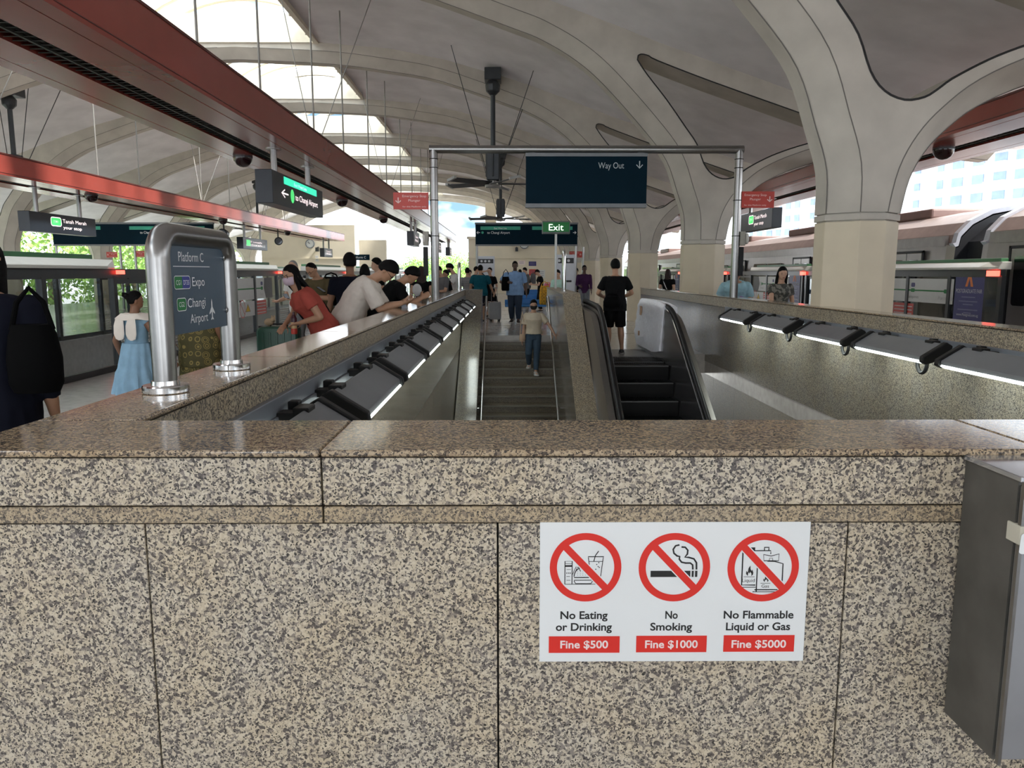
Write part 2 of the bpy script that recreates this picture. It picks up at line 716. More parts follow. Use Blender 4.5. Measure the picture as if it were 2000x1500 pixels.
# sloping side walls of the stairs and the lower landing
mb = MB()
mb.prism([(19.25, CAPZ), (18.9, CAPZ), (18.9 - 7, CAPZ - 7 * SLOPE), (18.9 - 7, -6), (19.25, -6)], WX0 + .002, -.60, 'x', 0)
struct(mb.build('wall_left_stringer', [G_WELL]), 'sloping dark granite side wall left of the stairs')
# middle wall between stairs and escalator
mb = MB()
mb.prism([(21.2, CAPZ - .012), (15.0, CAPZ - .012), (15.0 - 7, CAPZ - .012 - 7 * SLOPE), (8, -6), (21.2, -6)], 1.10, 1.40, 'x', 0)
s_ = 15.0
mb.box(1.08, 1.42, 15.0, 21.2, CAPZ - .012, CAPZ + .012, 1)
for i in range(9):
    ya, yb = s_ - i * .78 - .003, s_ - (i + 1) * .78 + .003
    za, zb = CAPZ - (s_ - ya) * SLOPE, CAPZ - (s_ - yb) * SLOPE
    mb.prism([(ya, za + .012), (ya, za - .012), (yb, zb - .012), (yb, zb + .012)], 1.08, 1.42, 'x', 1)
struct(mb.build('wall_middle', [G_WELL, G_DECK]), 'granite wall with sloping top between the stairs and the escalator')
mb = MB()
mb.box(-1.1, 3.7, 2, 12, -6.2, -6)
struct(mb.build('floor.002', FLOORM), 'lower landing')

# --- end building walls at the far end of the platforms
mb = MB()
mb.box(-2.8, 6.6, 57, 57.4, 0, 4.0)
mb.box(-2.86, 6.6, 56.9, 57.45, 2.55, 2.60)
mb.box(-2.9, 6.7, 56.85, 57.5, 3.95, 4.12)
mb.box(-2.8, -2.4, 57.4, 66, 0, 4.0)
mb.box(-1.7, -.85, 62.0, 62.8, 0, 7.0)
struct(mb.build('wall_back', CREAM2), 'cream end wall across the platform')
mb = MB()
mb.box(-17.6, -10.9, 56, 56.4, 0, 4.9)
mb.box(-17.6, -10.9, 55.94, 56.45, 2.5, 2.55)
mb.box(-10.9, -8.9, 57.5, 57.9, 0, 3.9)
struct(mb.build('wall_back.001', CREAM2), 'cream end wall of the opposite platform')

# --- great arched frames
FRAME_Y = [9.5 + 7.4 * k for k in range(9)]
AX = -8.0
S_IN = [(3.80, 2.2), (3.78, 2.7), (3.62, 3.2), (3.37, 3.85), (2.90, 4.45), (2.05, 5.35), (1.45, 5.85), (.75, 6.25), (.10, 6.5),
        (-2, 7.2), (-3.6, 7.48), (-5.3, 7.68), (-8, 7.8)]
S_OUT = [(4.70, 2.2), (4.78, 2.6), (4.93, 2.9), (5.15, 3.15), (5.5, 3.42), (6.1, 3.68), (7.0, 3.92), (8.4, 4.02), (10.2, 3.86)]
ROOF = [(-8, 8.26), (-5.6, 8.2), (-3.4, 8.0), (-1.8, 7.68), (.16, 7.12), (.7, 6.95), (2.3, 6.38), (3.1, 6.08), (4.235, 5.7),
        (6.09, 5.07), (8.0, 4.52), (10.2, 4.12)]
SLOT = [(2.66, 5.80), (2.86, 5.52), (3.27, 5.03), (3.69, 4.47), (3.93, 4.14), (4.09, 3.75), (4.27, 3.53), (4.51, 3.43), (4.74, 3.46),
        (4.89, 3.55), (5.04, 3.66), (5.34, 3.82), (5.64, 3.95), (6.09, 4.10), (6.9, 4.32), (7.05, 4.40), (6.95, 4.48), (6.09, 4.77),
        (4.235, 5.39), (3.1, 5.80), (2.9, 5.90), (2.74, 5.93), (2.65, 5.88)]
TH = .90
CH = .29


def roof_z(x):
    u = abs(x - AX)
    x = AX + u
    for (a, za), (b, zb) in zip(ROOF[:-1], ROOF[1:]):
        if x <= b:
            return za + (zb - za) * (x - a) / (b - a)
    return ROOF[-1][1]


def offset(poly, d):
    out = []
    for i, p in enumerate(poly):
        a = poly[max(i - 1, 0)]
        b = poly[min(i + 1, len(poly) - 1)]
        t = Vector((b[0] - a[0], b[1] - a[1]))
        t.normalize()
        out.append((p[0] + t.y * d, p[1] - t.x * d))
    return out


def make_frame():
    si = [tuple(p) for p in spline(S_IN, 4)]
    so = [tuple(p) for p in spline(S_OUT, 4)]
    sl = [tuple(p) for p in spline(SLOT, 3)][:-1]
    sip = offset(si, CH)      # into the concrete (to the right / up)
    sop = offset(so, -CH)
    sip[0] = (si[0][0] + CH, 2.2)
    sip[-1] = (AX, si[-1][1] + CH)
    sop[0] = (so[0][0] - CH, 2.2)
    for i in range(len(sop)):   # keep the chamfer below the roof line
        if sop[i][1] > roof_z(sop[i][0]) - .06:
            sop[i] = (sop[i][0], max(so[i][1], roof_z(sop[i][0]) - .06))
    roof = [(x, z + .08) for x, z in ROOF]
    outer = sip + roof + sop[::-1]
    bm = bmesh.new()
    for sgn in (1, -1):
        def X(x):
            return AX + sgn * (x - AX)
        for yy in (-TH / 2, TH / 2):
            def loop(poly):
                vs = [bm.verts.new((X(p[0]), yy, p[1])) for p in poly]
                return [bm.edges.new((vs[i], vs[(i + 1) % len(vs)])) for i in range(len(vs))]
            es = loop(outer) + loop(sl)
            bmesh.ops.triangle_fill(bm, edges=es, use_beauty=True)

        def strip(A, ya, B, yb):
            va = [bm.verts.new((X(p[0]), ya, p[1])) for p in A]
            vb = [bm.verts.new((X(p[0]), yb, p[1])) for p in B]
            n = len(A)
            for i in range(n - 1):
                bm.faces.new((va[i], va[i + 1], vb[i + 1], vb[i]))
        yf = TH / 2
        for S, Sp in ((si, sip), (so, sop)):
            strip(Sp, -yf, S, -yf + CH)
            strip(S, -yf + CH, S, yf - CH)
            strip(S, yf - CH, Sp, yf)
        strip(sl + sl[:1], -yf, sl + sl[:1], yf)
        strip(roof, -yf, roof, yf)
        strip([roof[-1], sop[-1]], -yf, [roof[-1], sop[-1]], yf)
    bmesh.ops.remove_doubles(bm, verts=bm.verts, dist=.0008)
    bmesh.ops.recalc_face_normals(bm, faces=bm.faces)
    me = bpy.data.meshes.new('arch')
    bm.to_mesh(me)
    bm.free()
    me.materials.append(CONC)
    me.shade_smooth()
    me.set_sharp_from_angle(angle=radians(28))
    return me, si, sip, so, sop, sl


def octagon(cx, a, c):
    return [(cx - a, -a + c), (cx - a + c, -a), (cx + a - c, -a), (cx + a, -a + c),
            (cx + a, a - c), (cx + a - c, a), (cx - a + c, a), (cx - a, a - c)]


arch_me, A_si, A_sip, A_so, A_sop, A_sl = make_frame()
JOINT = mat('arch_joint', (.17, .155, .14), .9)
GASK = mat('arch_gasket', (.02, .02, .02), .8)
col_words = ['nearest, beside the right parapet', 'second along the right parapet', 'third from the viewer', 'fourth from the viewer',
             'fifth from the viewer', 'sixth from the viewer', 'seventh from the viewer', 'eighth from the viewer', 'last, at the open far end']
proto = None
for k, y in enumerate(FRAME_Y):
    lab = 'pale concrete arched roof frame, ' + col_words[k]
    if k == 0:
        r = thing('arch_frame', lab, 'concrete arch', (0, y, 0), group='concrete roof arches')
        a = bpy.data.objects.new('arch', arch_me)
        COL.objects.link(a)
        a.parent = r
        for sg in (1, -1):
            mb = MB()
            mg = MB()
            Mj = Matrix(((sg, 0, 0, AX * (1 - sg)), (0, 0, -1, -TH / 2 - .002), (0, 1, 0, 0), (0, 0, 0, 1)))
            for ln in (A_sip, A_sop):
                stroke(mb, ln[:-1], .014, Mj, 0)
            # second groove where the bevel meets the soffit
            for S_, q in ((A_si, -1), (A_so, 1)):
                in_, out_ = offset(S_, -q * .010), S_
                mb.loft([[Vector((AX + sg * (p[0] - AX), -TH / 2 + CH - .006, p[1])) for p in out_],
                         [Vector((AX + sg * (p[0] - AX), -TH / 2 + CH - .018, p[1])) for p in in_]], 0, close=False, caps=False)
            stroke(mg, offset(A_sl + A_sl[:1], -.014)[:-1], .026, Mj, 0, .001, True)
            mb.build('joint_lines', JOINT, r, fix=False)
            mg.build('opening_gasket', GASK, r, fix=False)
        for sx in (4.25, 2 * AX - 4.25):
            mb = MB()
            mb.prism(octagon(sx, .445, CH), 0, 2.10, 'z')
            mb.build('shaft', CREAM, r, bevel=.006, seg=1)
            mb = MB()
            mb.prism(octagon(sx, .425, CH - .01), 2.09, 2.21, 'z', 0)
            mb.prism(octagon(sx, .452, CH), 2.115, 2.185, 'z', 0)
            mb.build('collar', CONC, r)
        proto = r
    else:
        dup(proto, (0, y, 0), label=lab)

# --- roof shells between the frames, left and right of the skylight
def roof_shell(name, sgn, y0, y1, label):
    xs = []
    for (a, za), (b, zb) in zip(ROOF[1:-1], ROOF[2:]):
        for i in range(3):
            xs.append(a + (b - a) * i / 3)
    xs += [10.2, 11.0]
    ny = 10
    top, bot = [], []
    for j in range(ny + 1):
        t = j / ny
        y = y0 + (y1 - y0) * t
        bump = .34 * sin(pi * t)
        bot.append([Vector((AX + sgn * (x - AX), y, roof_z(x) + bump * (0.35 + .65 * min(1, max(0, (x + 5.6) / 5))))) for x in xs])
        top.append([p + Vector((0, 0, .22)) for p in bot[-1]])
    mb = MB()
    mb.loft(bot, 0, close=False, caps=False)
    mb.loft(top, 0, close=False, caps=False)
    for e in (0, -1):
        mb.loft([[r[e] for r in bot], [r[e] for r in top]], 0, close=False, caps=False)
        mb.loft([bot[e], top[e]], 0, close=False, caps=False)
    return struct(mb.build(name, CONC2, smooth=30), label)


for k in range(len(FRAME_Y)):
    y0 = FRAME_Y[k] - 7.4 if k else FRAME_Y[0] - 3.6
    y1 = FRAME_Y[k]
    roof_shell('ceiling', 1, y0, y1, 'grey concrete roof shell right of the skylight')
    roof_shell('ceiling', -1, y0, y1, 'grey concrete roof shell left of the skylight')
for y0 in (-38.5, -31.1, -23.7, -16.3, -8.9, -1.5):
    roof_shell('ceiling', 1, y0, y0 + 7.4, 'grey concrete roof shell over the viewer')
    roof_shell('ceiling', -1, y0, y0 + 7.4, 'grey concrete roof shell over the near tracks')

# --- skylight bays
SKG = glass('skylight_pane', (.92, .95, .97), density=.06)
for k in range(len(FRAME_Y)):
    y0 = (FRAME_Y[k - 1] + TH / 2) if k else FRAME_Y[0] - 3.6
    y1 = FRAME_Y[k] - TH / 2
    w = thing('window_%d' % (k + 1), 'arched glass skylight over the central track', 'skylight', (AX, (y0 + y1) / 2, 8.2))
    w['kind'] = 'structure'
    mb = MB()
    h = (y1 - y0) / 2
    for sx in (-1, 1):
        mb.box(sx * 2.4 - .07, sx * 2.4 + .07, -h, h, -.02, .75)
        mb.box(sx * 2.4 - .12, sx * 2.4 + .12, -h, h, .75, .83)
        for j in range(4):
            yy = -h + 2 * h * (j + .5) / 4
            mb.box(sx * 2.33 - .05, sx * 2.33 + .05, yy - .06, yy + .06, .0, .75)
    for yy in (-h, h):
        mb.box(-2.4, 2.4, yy - .06, yy + .06, .0, .8)
    mb.build('upstand', WHITEP, w)
    cz, R = -2.6, 4.2
    prof = [(2.4 * (i / 12 * 2 - 1)) for i in range(13)]
    f = lambda x: cz + sqrt(R * R - x * x)
    mb = MB()
    for j in range(5):
        yy = -h + 2 * h * j / 4
        yy = min(max(yy, -h + .05), h - .05)
        lo = [(x, f(x) - .10) for x in prof]
        hi = [(x, f(x) + .095) for x in prof]
        mb.prism(lo + hi[::-1], yy - .09, yy + .09, 'y')
    mb.build('rib', WHITEP, w)
    mb = MB()
    mb.loft([[Vector((x, yy, f(x) + .10)) for x in prof] for yy in (-h, h)], close=False, caps=False)
    mb.build('pane', SKG, w)

# --- red service beams hung along the platforms
def service_beam(name, x0, x1, z0, z1, y0, y1, label):
    r = thing(name, label, 'beam', ((x0 + x1) / 2, y0, z0), group='red service beams')
    w = (x1 - x0) / 2
    L = y1 - y0
    mb = MB()
    gw = .17
    h = z1 - z0
    # casing as a C around the recessed grille
    mb.box(-w, -gw, 0, L, .012, h)
    mb.box(gw, w, 0, L, .012, h)
    mb.box(-gw, gw, 0, L, .10, h)
    for s in (-1, 1):
        a, b = sorted((s * gw, s * (w - .20)))
        mb.box(a, b, 0, L, 0, .013)
        a, b = sorted((s * (w - .188), s * w))
        mb.box(a, b, 0, L, 0, .013)
    mb.build('casing', RED, r)
    mb = MB()
    mb.box(-w - .012, w + .012, 0, L, h, h + .03)
    for s in (-1, 1):
        mb.box(s * w - .006, s * w + .006, 0, L, .045, .055)
    mb.build('edge_trim', mat('dark_red_trim', (.10, .018, .015), .4), r)
    mb = MB()
    nb = int(L / .13)
    for i in range(nb):
        yy = i * .13
        mb.prism([(yy, .02), (yy + .10, .05), (yy + .10, .058), (yy, .028)], -gw, gw, 'x')
    mb.box(-.012, .012, 0, L, .015, .05)
    mb.box(-gw, gw, 0, L, .085, .1)
    g_ = mb.build('grille', GRILLE, r)
    return r


service_beam('service_beam', -5.14, -3.57, 3.58, 4.10, 1.2, 55, 'long red service beam above the near platform edge with dark grille underneath')
service_beam('service_beam', -12.4, -10.8, 3.58, 4.02, 3.0, 52, 'orange red service beam across the track above the opposite platform edge')
service_beam('service_beam', 6.75, 8.5, 3.58, 3.86, 2.0, 60, 'dark red service beam on the right above the train')
# ================================================================ NEAR THINGS
WHITE = mat('sign_white', (.80, .82, .82), 0.35, var=.015)
REDS = mat('sign_red', (.72, .028, .018), 0.4, var=.02)
INK = mat('ink_black', (.012, .012, .012), 0.5)
PINKW = mat('sign_pale_ink', (.85, .72, .70), 0.5, var=.02)
NAVY = mat('sign_slate_blue', (.050, .085, .125), 0.4, var=.05)
TEAL = mat('sign_teal', (.001, .013, .023), 0.6, var=.05, spec=.08)
INKW = mat('ink_white', (.74, .76, .78), 0.5, var=.02)
SGREY = mat('sign_frame_grey', (.17, .18, .19), 0.45)

# ---- fine notice on the wall
sx0, sx1 = P(1054, 1150, Y=FY + .018).x, P(1576, 1150, Y=FY + .018).x
sz1, sz0 = P(1300, 1019, Y=FY + .018).z, P(1300, 1291, Y=FY + .018).z
SW, SH = sx1 - sx0, sz1 - sz0
mb = MB()
mb.box(sx0, sx1, FY + .016, FY + .0215, sz0, sz1)
notice = tag(mb.build('notice_board', WHITE, bevel=.0008, seg=1),
             'white notice with three red prohibition circles and fine amounts on the granite wall', 'sign')
U = SW / 1842.0
V = SH / 950.0
M0 = face_south(sx0, FY + .0155, sz1)


def sp(x, y):      # crop pixels -> sign plane
    return ((x - 83) * U, -(y - 70) * V)


def spl(pts):
    return [sp(*p) for p in pts]


mb = MB()
RW = 47 * U


def circ(cx, cy, r, n=64):
    c = sp(cx, cy)
    return [(c[0] + r * U * cos(2 * pi * i / n), c[1] + r * U * sin(2 * pi * i / n)) for i in range(n)]


def st(pts, w, mi=1, z=.0002, closed=False):
    stroke(mb, spl(pts), w * U, M0, mi, z, closed)


def cc(x0, y0, r, a0, a1, n=14):
    return [(x0 + r * cos(radians(a0 + (a1 - a0) * i / n)), y0 - r * sin(radians(a0 + (a1 - a0) * i / n))) for i in range(n + 1)]


# food icon
st([(255, 330), (304, 330), (304, 484), (255, 484)], 6, closed=True)
st([(255, 362), (304, 362)], 12)
st([(258, 346), (302, 346)], 3)
for yy, a, b in ((385, 266, 296), (432, 266, 290), (458, 266, 294)):
    st([(a, yy), (b, yy)], 3)
for xx in (268, 281, 292):
    flat(mb, spl(cc(xx, 410, 4, 0, 330, 8)), M0, 1, .0002)
st([(308, 418), (332, 366)], 4)
st([(318, 420), (342, 368)], 4)
st([(345, 368), (362, 398)], 5)
st([(318, 434)] + cc(382, 434, 64, 180, 0) + [(446, 434)], 6)
for i in range(14):
    a, b = 342 + (i % 5) * 18, 398 + (i // 5) * 13
    flat(mb, spl(cc(a, b, 2.2, 0, 300, 5)), M0, 1, .0002)
st([(318, 440), (446, 440)], 7)
st([(318, 458), (446, 458)], 5)
st([(318, 462), (330, 482), (434, 482), (446, 462)], 6)
st([(255, 485), (500, 485)], 4)
st([(412, 300), (520, 300)], 6)
st([(414, 304), (432, 430)], 5)
st([(516, 304), (500, 432)], 5)
st([(418, 332), (512, 332)], 4)
st([(452, 330), (462, 292), (484, 262)], 6)
for xx, yy in ((486, 340), (472, 352), (482, 366), (466, 384), (490, 372)):
    flat(mb, spl(cc(xx, yy, 4, 0, 330, 8)), M0, 1, .0002)
# cigarette icon
flat(mb, spl([(842, 396), (1115, 396), (1115, 438), (842, 438)]), M0, 1, .0002)
flat(mb, spl([(1124, 396), (1138, 396), (1138, 438), (1124, 438)]), M0, 1, .0002)
flat(mb, spl([(1147, 396), (1163, 396), (1163, 438), (1147, 438)]), M0, 1, .0002)
st([(1034, 222), (1008, 228), (992, 252), (998, 278), (1020, 296), (1038, 300), (1036, 318), (1052, 338), (1080, 344), (1112, 344), (1128, 356), (1131, 388)], 12)
st([(1048, 236), (1074, 238), (1092, 258), (1090, 284), (1074, 304), (1100, 306), (1136, 316), (1154, 342), (1156, 388)], 12)
# flammable icon
st([(1470, 270), (1470, 494), (1565, 494)], 9)
st([(1500, 262), (1660, 262), (1660, 285)], 7)
flat(mb, spl([(1522, 240), (1552, 240), (1552, 262), (1522, 262)]), M0, 1, .0002)
st([(1616, 262), (1616, 240), (1646, 240), (1646, 262)], 8)
st([(1472, 509), (1568, 509)], 5)
st([(1612, 288), (1664, 298), (1718, 284), (1716, 330), (1616, 330)], 6, closed=True)
st([(1652, 328), (1654, 312), (1674, 312), (1676, 328)], 4)
st([(1573, 372), (1573, 538), (1548, 540)], 8)
st([(1640, 332), (1690, 334), (1748, 350), (1748, 470)], 8)
st([(1560, 526), (1720, 526)], 8)
st([(1560, 540), (1700, 540)], 5)
for fx, fy, s in ((1521, 432, 1.0), (1636, 474, .72)):
    fl = [(-24, -14), (-22, -34), (-12, -24), (-8, -52), (4, -70), (6, -46), (14, -34), (18, -44), (26, -22), (24, -8), (12, 0), (14, -14), (4, -28), (0, -16),
          (-8, -24), (-10, -8), (-12, 0)]
    flat(mb, spl([(fx + a * s, fy + b * s) for a, b in fl]), M0, 1, .0002)
st([(1482, 438), (1558, 438)], 3)
st([(1600, 482), (1668, 482)], 3)
p = sp(1516, 474)
put_text(mb, 'Liquid', p[0], p[1], 24 * V, M0, 1, w=86 * U)
p = sp(1634, 512)
put_text(mb, 'Gas', p[0], p[1], 22 * V, M0, 1, w=52 * U)
# prohibition rings and bars (white keyline then red)
for cx, cy in ((396, 372), (1004, 373), (1613, 375)):
    for rad_o, rad_i, wbar, mi, z in ((248, 190, 64, 3, .00035), (245, 196, 50, 0, .0005)):
        co = [M0 @ Vector((q[0], q[1], z)) for q in circ(cx, cy, rad_o)]
        ci = [M0 @ Vector((q[0], q[1], z)) for q in circ(cx, cy, rad_i)]
        n = len(co)
        if mi == 0:
            mb.add(co + ci, [(i, (i + 1) % n, n + (i + 1) % n, n + i) for i in range(n)], mi)
        d = 210 * .7071
        stroke(mb, spl([(cx - d, cy - d), (cx + d, cy + d)]), wbar * U, M0, mi, z + (.0001 if mi == 0 else 0))
for cx, l1, l2, w1, w2 in ((390, 'No Eating', 'or Drinking', 326, 388), (995, 'No', 'Smoking', 86, 290), (1598, 'No Flammable', 'Liquid or Gas', 484, 446)):
    p = sp(cx, 722)
    put_text(mb, l1, p[0], p[1], 52 * V, M0, 1, w=w1 * U, bold=.022)
    p = sp(cx, 803)
    put_text(mb, l2, p[0], p[1], 52 * V, M0, 1, w=w2 * U, bold=.022)
for x0, x1, y0, y1, t, w in ((148, 640, 842, 957, 'Fine $500', 332), (755, 1245, 840, 955, 'Fine $1000', 366), (1362, 1855, 838, 953, 'Fine $5000', 380)):
    flat(mb, spl([(x0, y0), (x1, y0), (x1, y1), (x0, y1)]), M0, 0, .0003)
    p = sp((x0 + x1) / 2, 924)
    put_text(mb, t, p[0], p[1], 52 * V, M0 @ Matrix.Translation((0, 0, .0006)), 2, w=w * U, bold=.022)
mb.build('printed_graphics', [REDS, INK, PINKW, WHITE], notice, fix=False)

# ---- grey cabinet on the right of the wall
kx = P(1884, 930, Y=FY + .01).x
kz0 = P(1853, 1390, Y=FY + .01).z
kz1 = P(1885, 897, Y=FY + .01).z
ky0 = P(1997, 943, X=kx).y
LAM = mat('grey_laminate', (.085, .08, .07), 0.42, var=.25, scale=9)
ALU = mat('cabinet_steel', (.36, .37, .39), 0.35, metal=.6, var=.08)
cab = thing('equipment_cabinet', 'dark grey cabinet fixed to the granite wall at its right end', 'cabinet', (kx, ky0, kz0))
kh, kd = kz1 - kz0, FY + .010 - ky0
mb = MB()
mb.box(0, .012, .012, kd, 0, kh)
mb.box(.012, .72, kd - .012, kd, 0, kh)
mb.box(.012, .72, .012, kd - .012, 0, .012)
mb.box(.708, .72, .012, kd - .012, .012, kh)
mb.build('carcass', LAM, cab)
mb = MB()
mb.box(-.006, .726, -.004, kd, kh, kh + .012)
mb.build('lid', mat('cabinet_top_steel', (.55, .56, .58), .15, metal=.8), cab, bevel=.002)
mb = MB()
mb.box(.004, .36, -.008, .010, .012, kh - .01)
d_ = mb.build('door', ALU, cab, bevel=.002)
mb = MB()
mb.box(.364, .716, -.008, .010, .012, kh - .01)
mb.build('door', ALU, cab, bevel=.002)
mb = MB()
mb.box(-.001, .006, -.010, .0, 0, kh)
mb.build('edge_strip', STEEL, cab)
mb = MB()
hz = P(1985, 1042, X=kx).z - kz0
mb.box(-.004, .010, -.014, .030, hz - .02, hz + .02)
mb.box(.0, .006, -.018, -.008, hz - .012, hz + .0)
lock = mb.build('latch', mat('beige_plastic', (.55, .52, .42), .5), cab, bevel=.002)
tagm = MB()
Mt = plane_M((kx - .001, ky0 - .016, kz0 + hz - .005), (.9, -.35, .12), (.05, 0, 1))
tagm.prism(rrect(-.002, .05, -.032, .012, .006), 0, .0012, 'z', 0, Mt)
stroke(tagm, [(.020 + .011 * cos(a * pi / 8), -.008 + .011 * sin(a * pi / 8)) for a in range(16)], .003, Mt, 1, .0016, True)
stroke(tagm, [(.012, 0), (.028, -.016)], .003, Mt, 1, .0016)
tag(tagm.build('paper_tag', [WHITE, REDS], fix=False), 'small white tag with a red mark hanging from the grey cabinet', 'tag')

# ---- Platform C sign: steel loop on the left parapet
PX = -1.157
py0, py1 = 2.585, 3.215
r_ = .039
ps = thing('platform_sign', 'slate blue Platform C sign in a steel tube loop on the left parapet', 'sign', (PX, (py0 + py1) / 2, CAPZ))
hy = (py1 - py0) / 2
top = 1.632 - CAPZ
path = [(0, -hy, 0), (0, -hy, top - .085)] + [(0, -hy + .085 - .085 * cos(radians(a)), top - .085 + .085 * sin(radians(a))) for a in range(10, 90, 10)]
path += [(0, -hy + .085, top), (0, hy - .085, top)]
path += [(0, hy - .085 + .085 * sin(radians(a)), top - .085 + .085 * cos(radians(a))) for a in range(10, 90, 10)] + [(0, hy, top - .085), (0, hy, 0)]
mb = MB()
mb.tube(path, r_, 22)
mb.build('tube_loop', STEEL, ps, smooth=True)
for yy in (-hy, hy):
    mb = MB()
    mb.lathe([(.073, 0), (.075, .003), (.075, .022), (.072, .026), (.046, .026), (.044, .04), (.040, .04)], (0, yy, 0), 36)
    mb.build('base_flange', CHROME, ps, smooth=30)
bz0, bz1 = 1.285 - CAPZ, 1.602 - CAPZ
mb = MB()
mb.box(-.004, .004, -hy + .042, hy - .042, bz0, bz1)
pl = mb.build('panel', NAVY, ps, bevel=.001, seg=1)
yc = (py0 + py1) / 2
Mp = plane_M((.0046, -yc + .035, -CAPZ), (0, 1, 0), (0, 0, 1))   # x = world Y, y = world Z
mb = MB()
PB = mat('badge_blue', (.045, .06, .30), .5)
PG = mat('badge_green', (.02, .21, .06), .5)
put_text(mb, 'Platform C', 2.815, 1.541, .034, Mp, 0, w=.225)
stroke(mb, [(2.655, 1.523), (2.985, 1.523)], .0025, Mp, 0)
put_text(mb, 'Expo', 2.868, 1.452, .033, Mp, 0, w=.115)
put_text(mb, 'Changi', 2.842, 1.376, .033, Mp, 0, w=.165)
put_text(mb, 'Airport', 2.858, 1.318, .033, Mp, 0, w=.165)
for x0, x1, z0, z1, two in ((2.655, 2.79, 1.444, 1.489, True), (2.668, 2.745, 1.367, 1.411, False)):
    flat(mb, rrect(x0, x1, z0, z1, .012), Mp, 1, .0004)
    if two:
        m_ = (x0 + x1) / 2
        flat(mb, [(m_, z0 + .001), (x1 - .012, z0 + .001)] + arc(x1 - .013, z0 + .013, .012, -90, 0, 4) + arc(x1 - .013, z1 - .013, .012, 0, 90, 4) + [(m_, z1 - .001)], Mp, 2, .0006)
        put_text(mb, 'CG1', x0 + .036, z0 + .014, .017, Mp @ Matrix.Translation((0, 0, .001)), 0, w=.042)
        put_text(mb, 'DT35', x1 - .034, z0 + .014, .017, Mp @ Matrix.Translation((0, 0, .001)), 0, w=.048)
    else:
        put_text(mb, 'CG2', (x0 + x1) / 2, z0 + .014, .017, Mp @ Matrix.Translation((0, 0, .001)), 0, w=.045)
    stroke(mb, rrect(x0, x1, z0, z1, .012), .0025, Mp, 0, .0008, True)
pln = [(0, .078), (.006, .06), (.007, .04), (.030, .014), (.030, .006), (.007, .018), (.005, -.006), (.014, -.014), (.014, -.02), (0, -.015)]
pln = pln + [(-a, b) for a, b in pln[::-1][1:-1]]
flat(mb, [(2.985 + a * .9, 1.335 + b * .85) for a, b in pln], Mp, 0, .0004)
mb.build('lettering', [INKW, PG, PB], pl, fix=False)
for yy in (-hy + .048, hy - .048):
    for zz in (.25, .46):
        mb = MB()
        mb.lathe([(.011, 0), (.011, .007), (.008, .010), (.002, .010)], n=14, M=Matrix.Translation((.003, yy, zz)) @ Matrix.Rotation(pi / 2, 4, 'Y'))
        mb.build('fixing_bolt', CHROME, ps, smooth=30)

# ---- the gantry with the Way Out sign
gY = 13.0
gx0, gx1 = -1.20, 3.82
gt = thing('sign_gantry', 'steel tube gantry spanning the stair well between both parapets', 'gantry', (0, gY, CAPZ))
mb = MB()
gr = .066
gz = P(1140, 292, Y=gY).z - CAPZ
mb.tube([(gx0, 0, 0), (gx0, 0, gz), ], gr, 20)
mb.build('post', STEEL, gt, smooth=True)
mb = MB()
mb.tube([(gx1, 0, 0), (gx1, 0, gz)], gr, 20)
mb.build('post', STEEL, gt, smooth=True)
mb = MB()
mb.tube([(gx0 - gr, 0, gz), (gx1 + gr, 0, gz)], gr, 20)
mb.build('crossbar', STEEL, gt, smooth=True)
for x in (gx0, gx1):
    mb = MB()
    for zz in (2.26, 2.12, 1.60, 1.02):
        for k in range(2):
            mb.lathe([(gr + .004, 0), (gr + .008, .006), (gr + .004, .012)], (x, 0, gz - 2.42 + zz - .0), 20)
    mb.build('cable_tie', BLACKM, gt)
wx0, wx1 = P(1027, 350, Y=gY).x, P(1262, 350, Y=gY).x
wz1, wz0 = P(1140, 300, Y=gY).z, P(1140, 406, Y=gY).z
ws = thing('way_out_sign', 'large dark teal Way Out sign with a down arrow under the gantry', 'sign', ((wx0 + wx1) / 2, gY, wz0))
W2, H2 = (wx1 - wx0) / 2, wz1 - wz0
mb = MB()
mb.box(-W2, W2, -.07, .07, .0, H2)
pn = mb.build('panel', TEAL, ws)
mb = MB()
mb.box(-W2 - .006, W2 + .006, -.076, .076, H2 - .055, H2 + .002)
mb.box(-W2 - .006, W2 + .006, -.076, .076, -.002, .065)
mb.build('edge_rail', SGREY, ws, bevel=.003)
mb = MB()
Mw = face_south(-W2, -.0775, 0)
k = 2 * W2 / 235
put_text(mb, 'Way Out', (1192 - 1027) * k, (406 - 332) * k, 11.5 * k, Mw, 0, w=50 * k)
ax, ay = (1247 - 1027) * k, (406 - 325) * k
stroke(mb, [(ax, ay + 7 * k), (ax, ay - 6 * k)], 1.8 * k, Mw)
stroke(mb, [(ax - 6 * k, ay), (ax, ay - 6.6 * k), (ax + 6 * k, ay)], 1.8 * k, Mw)
mb.build('lettering', [mat('ink_light_grey', (.45, .5, .52), .5)], pn, fix=False)
mb = MB()
for x in (-W2 + .1, W2 - .1):
    mb.box(x - .05, x + .05, -.04, .04, H2, H2 + .05)
mb.build('hanger', SGREY, ws)


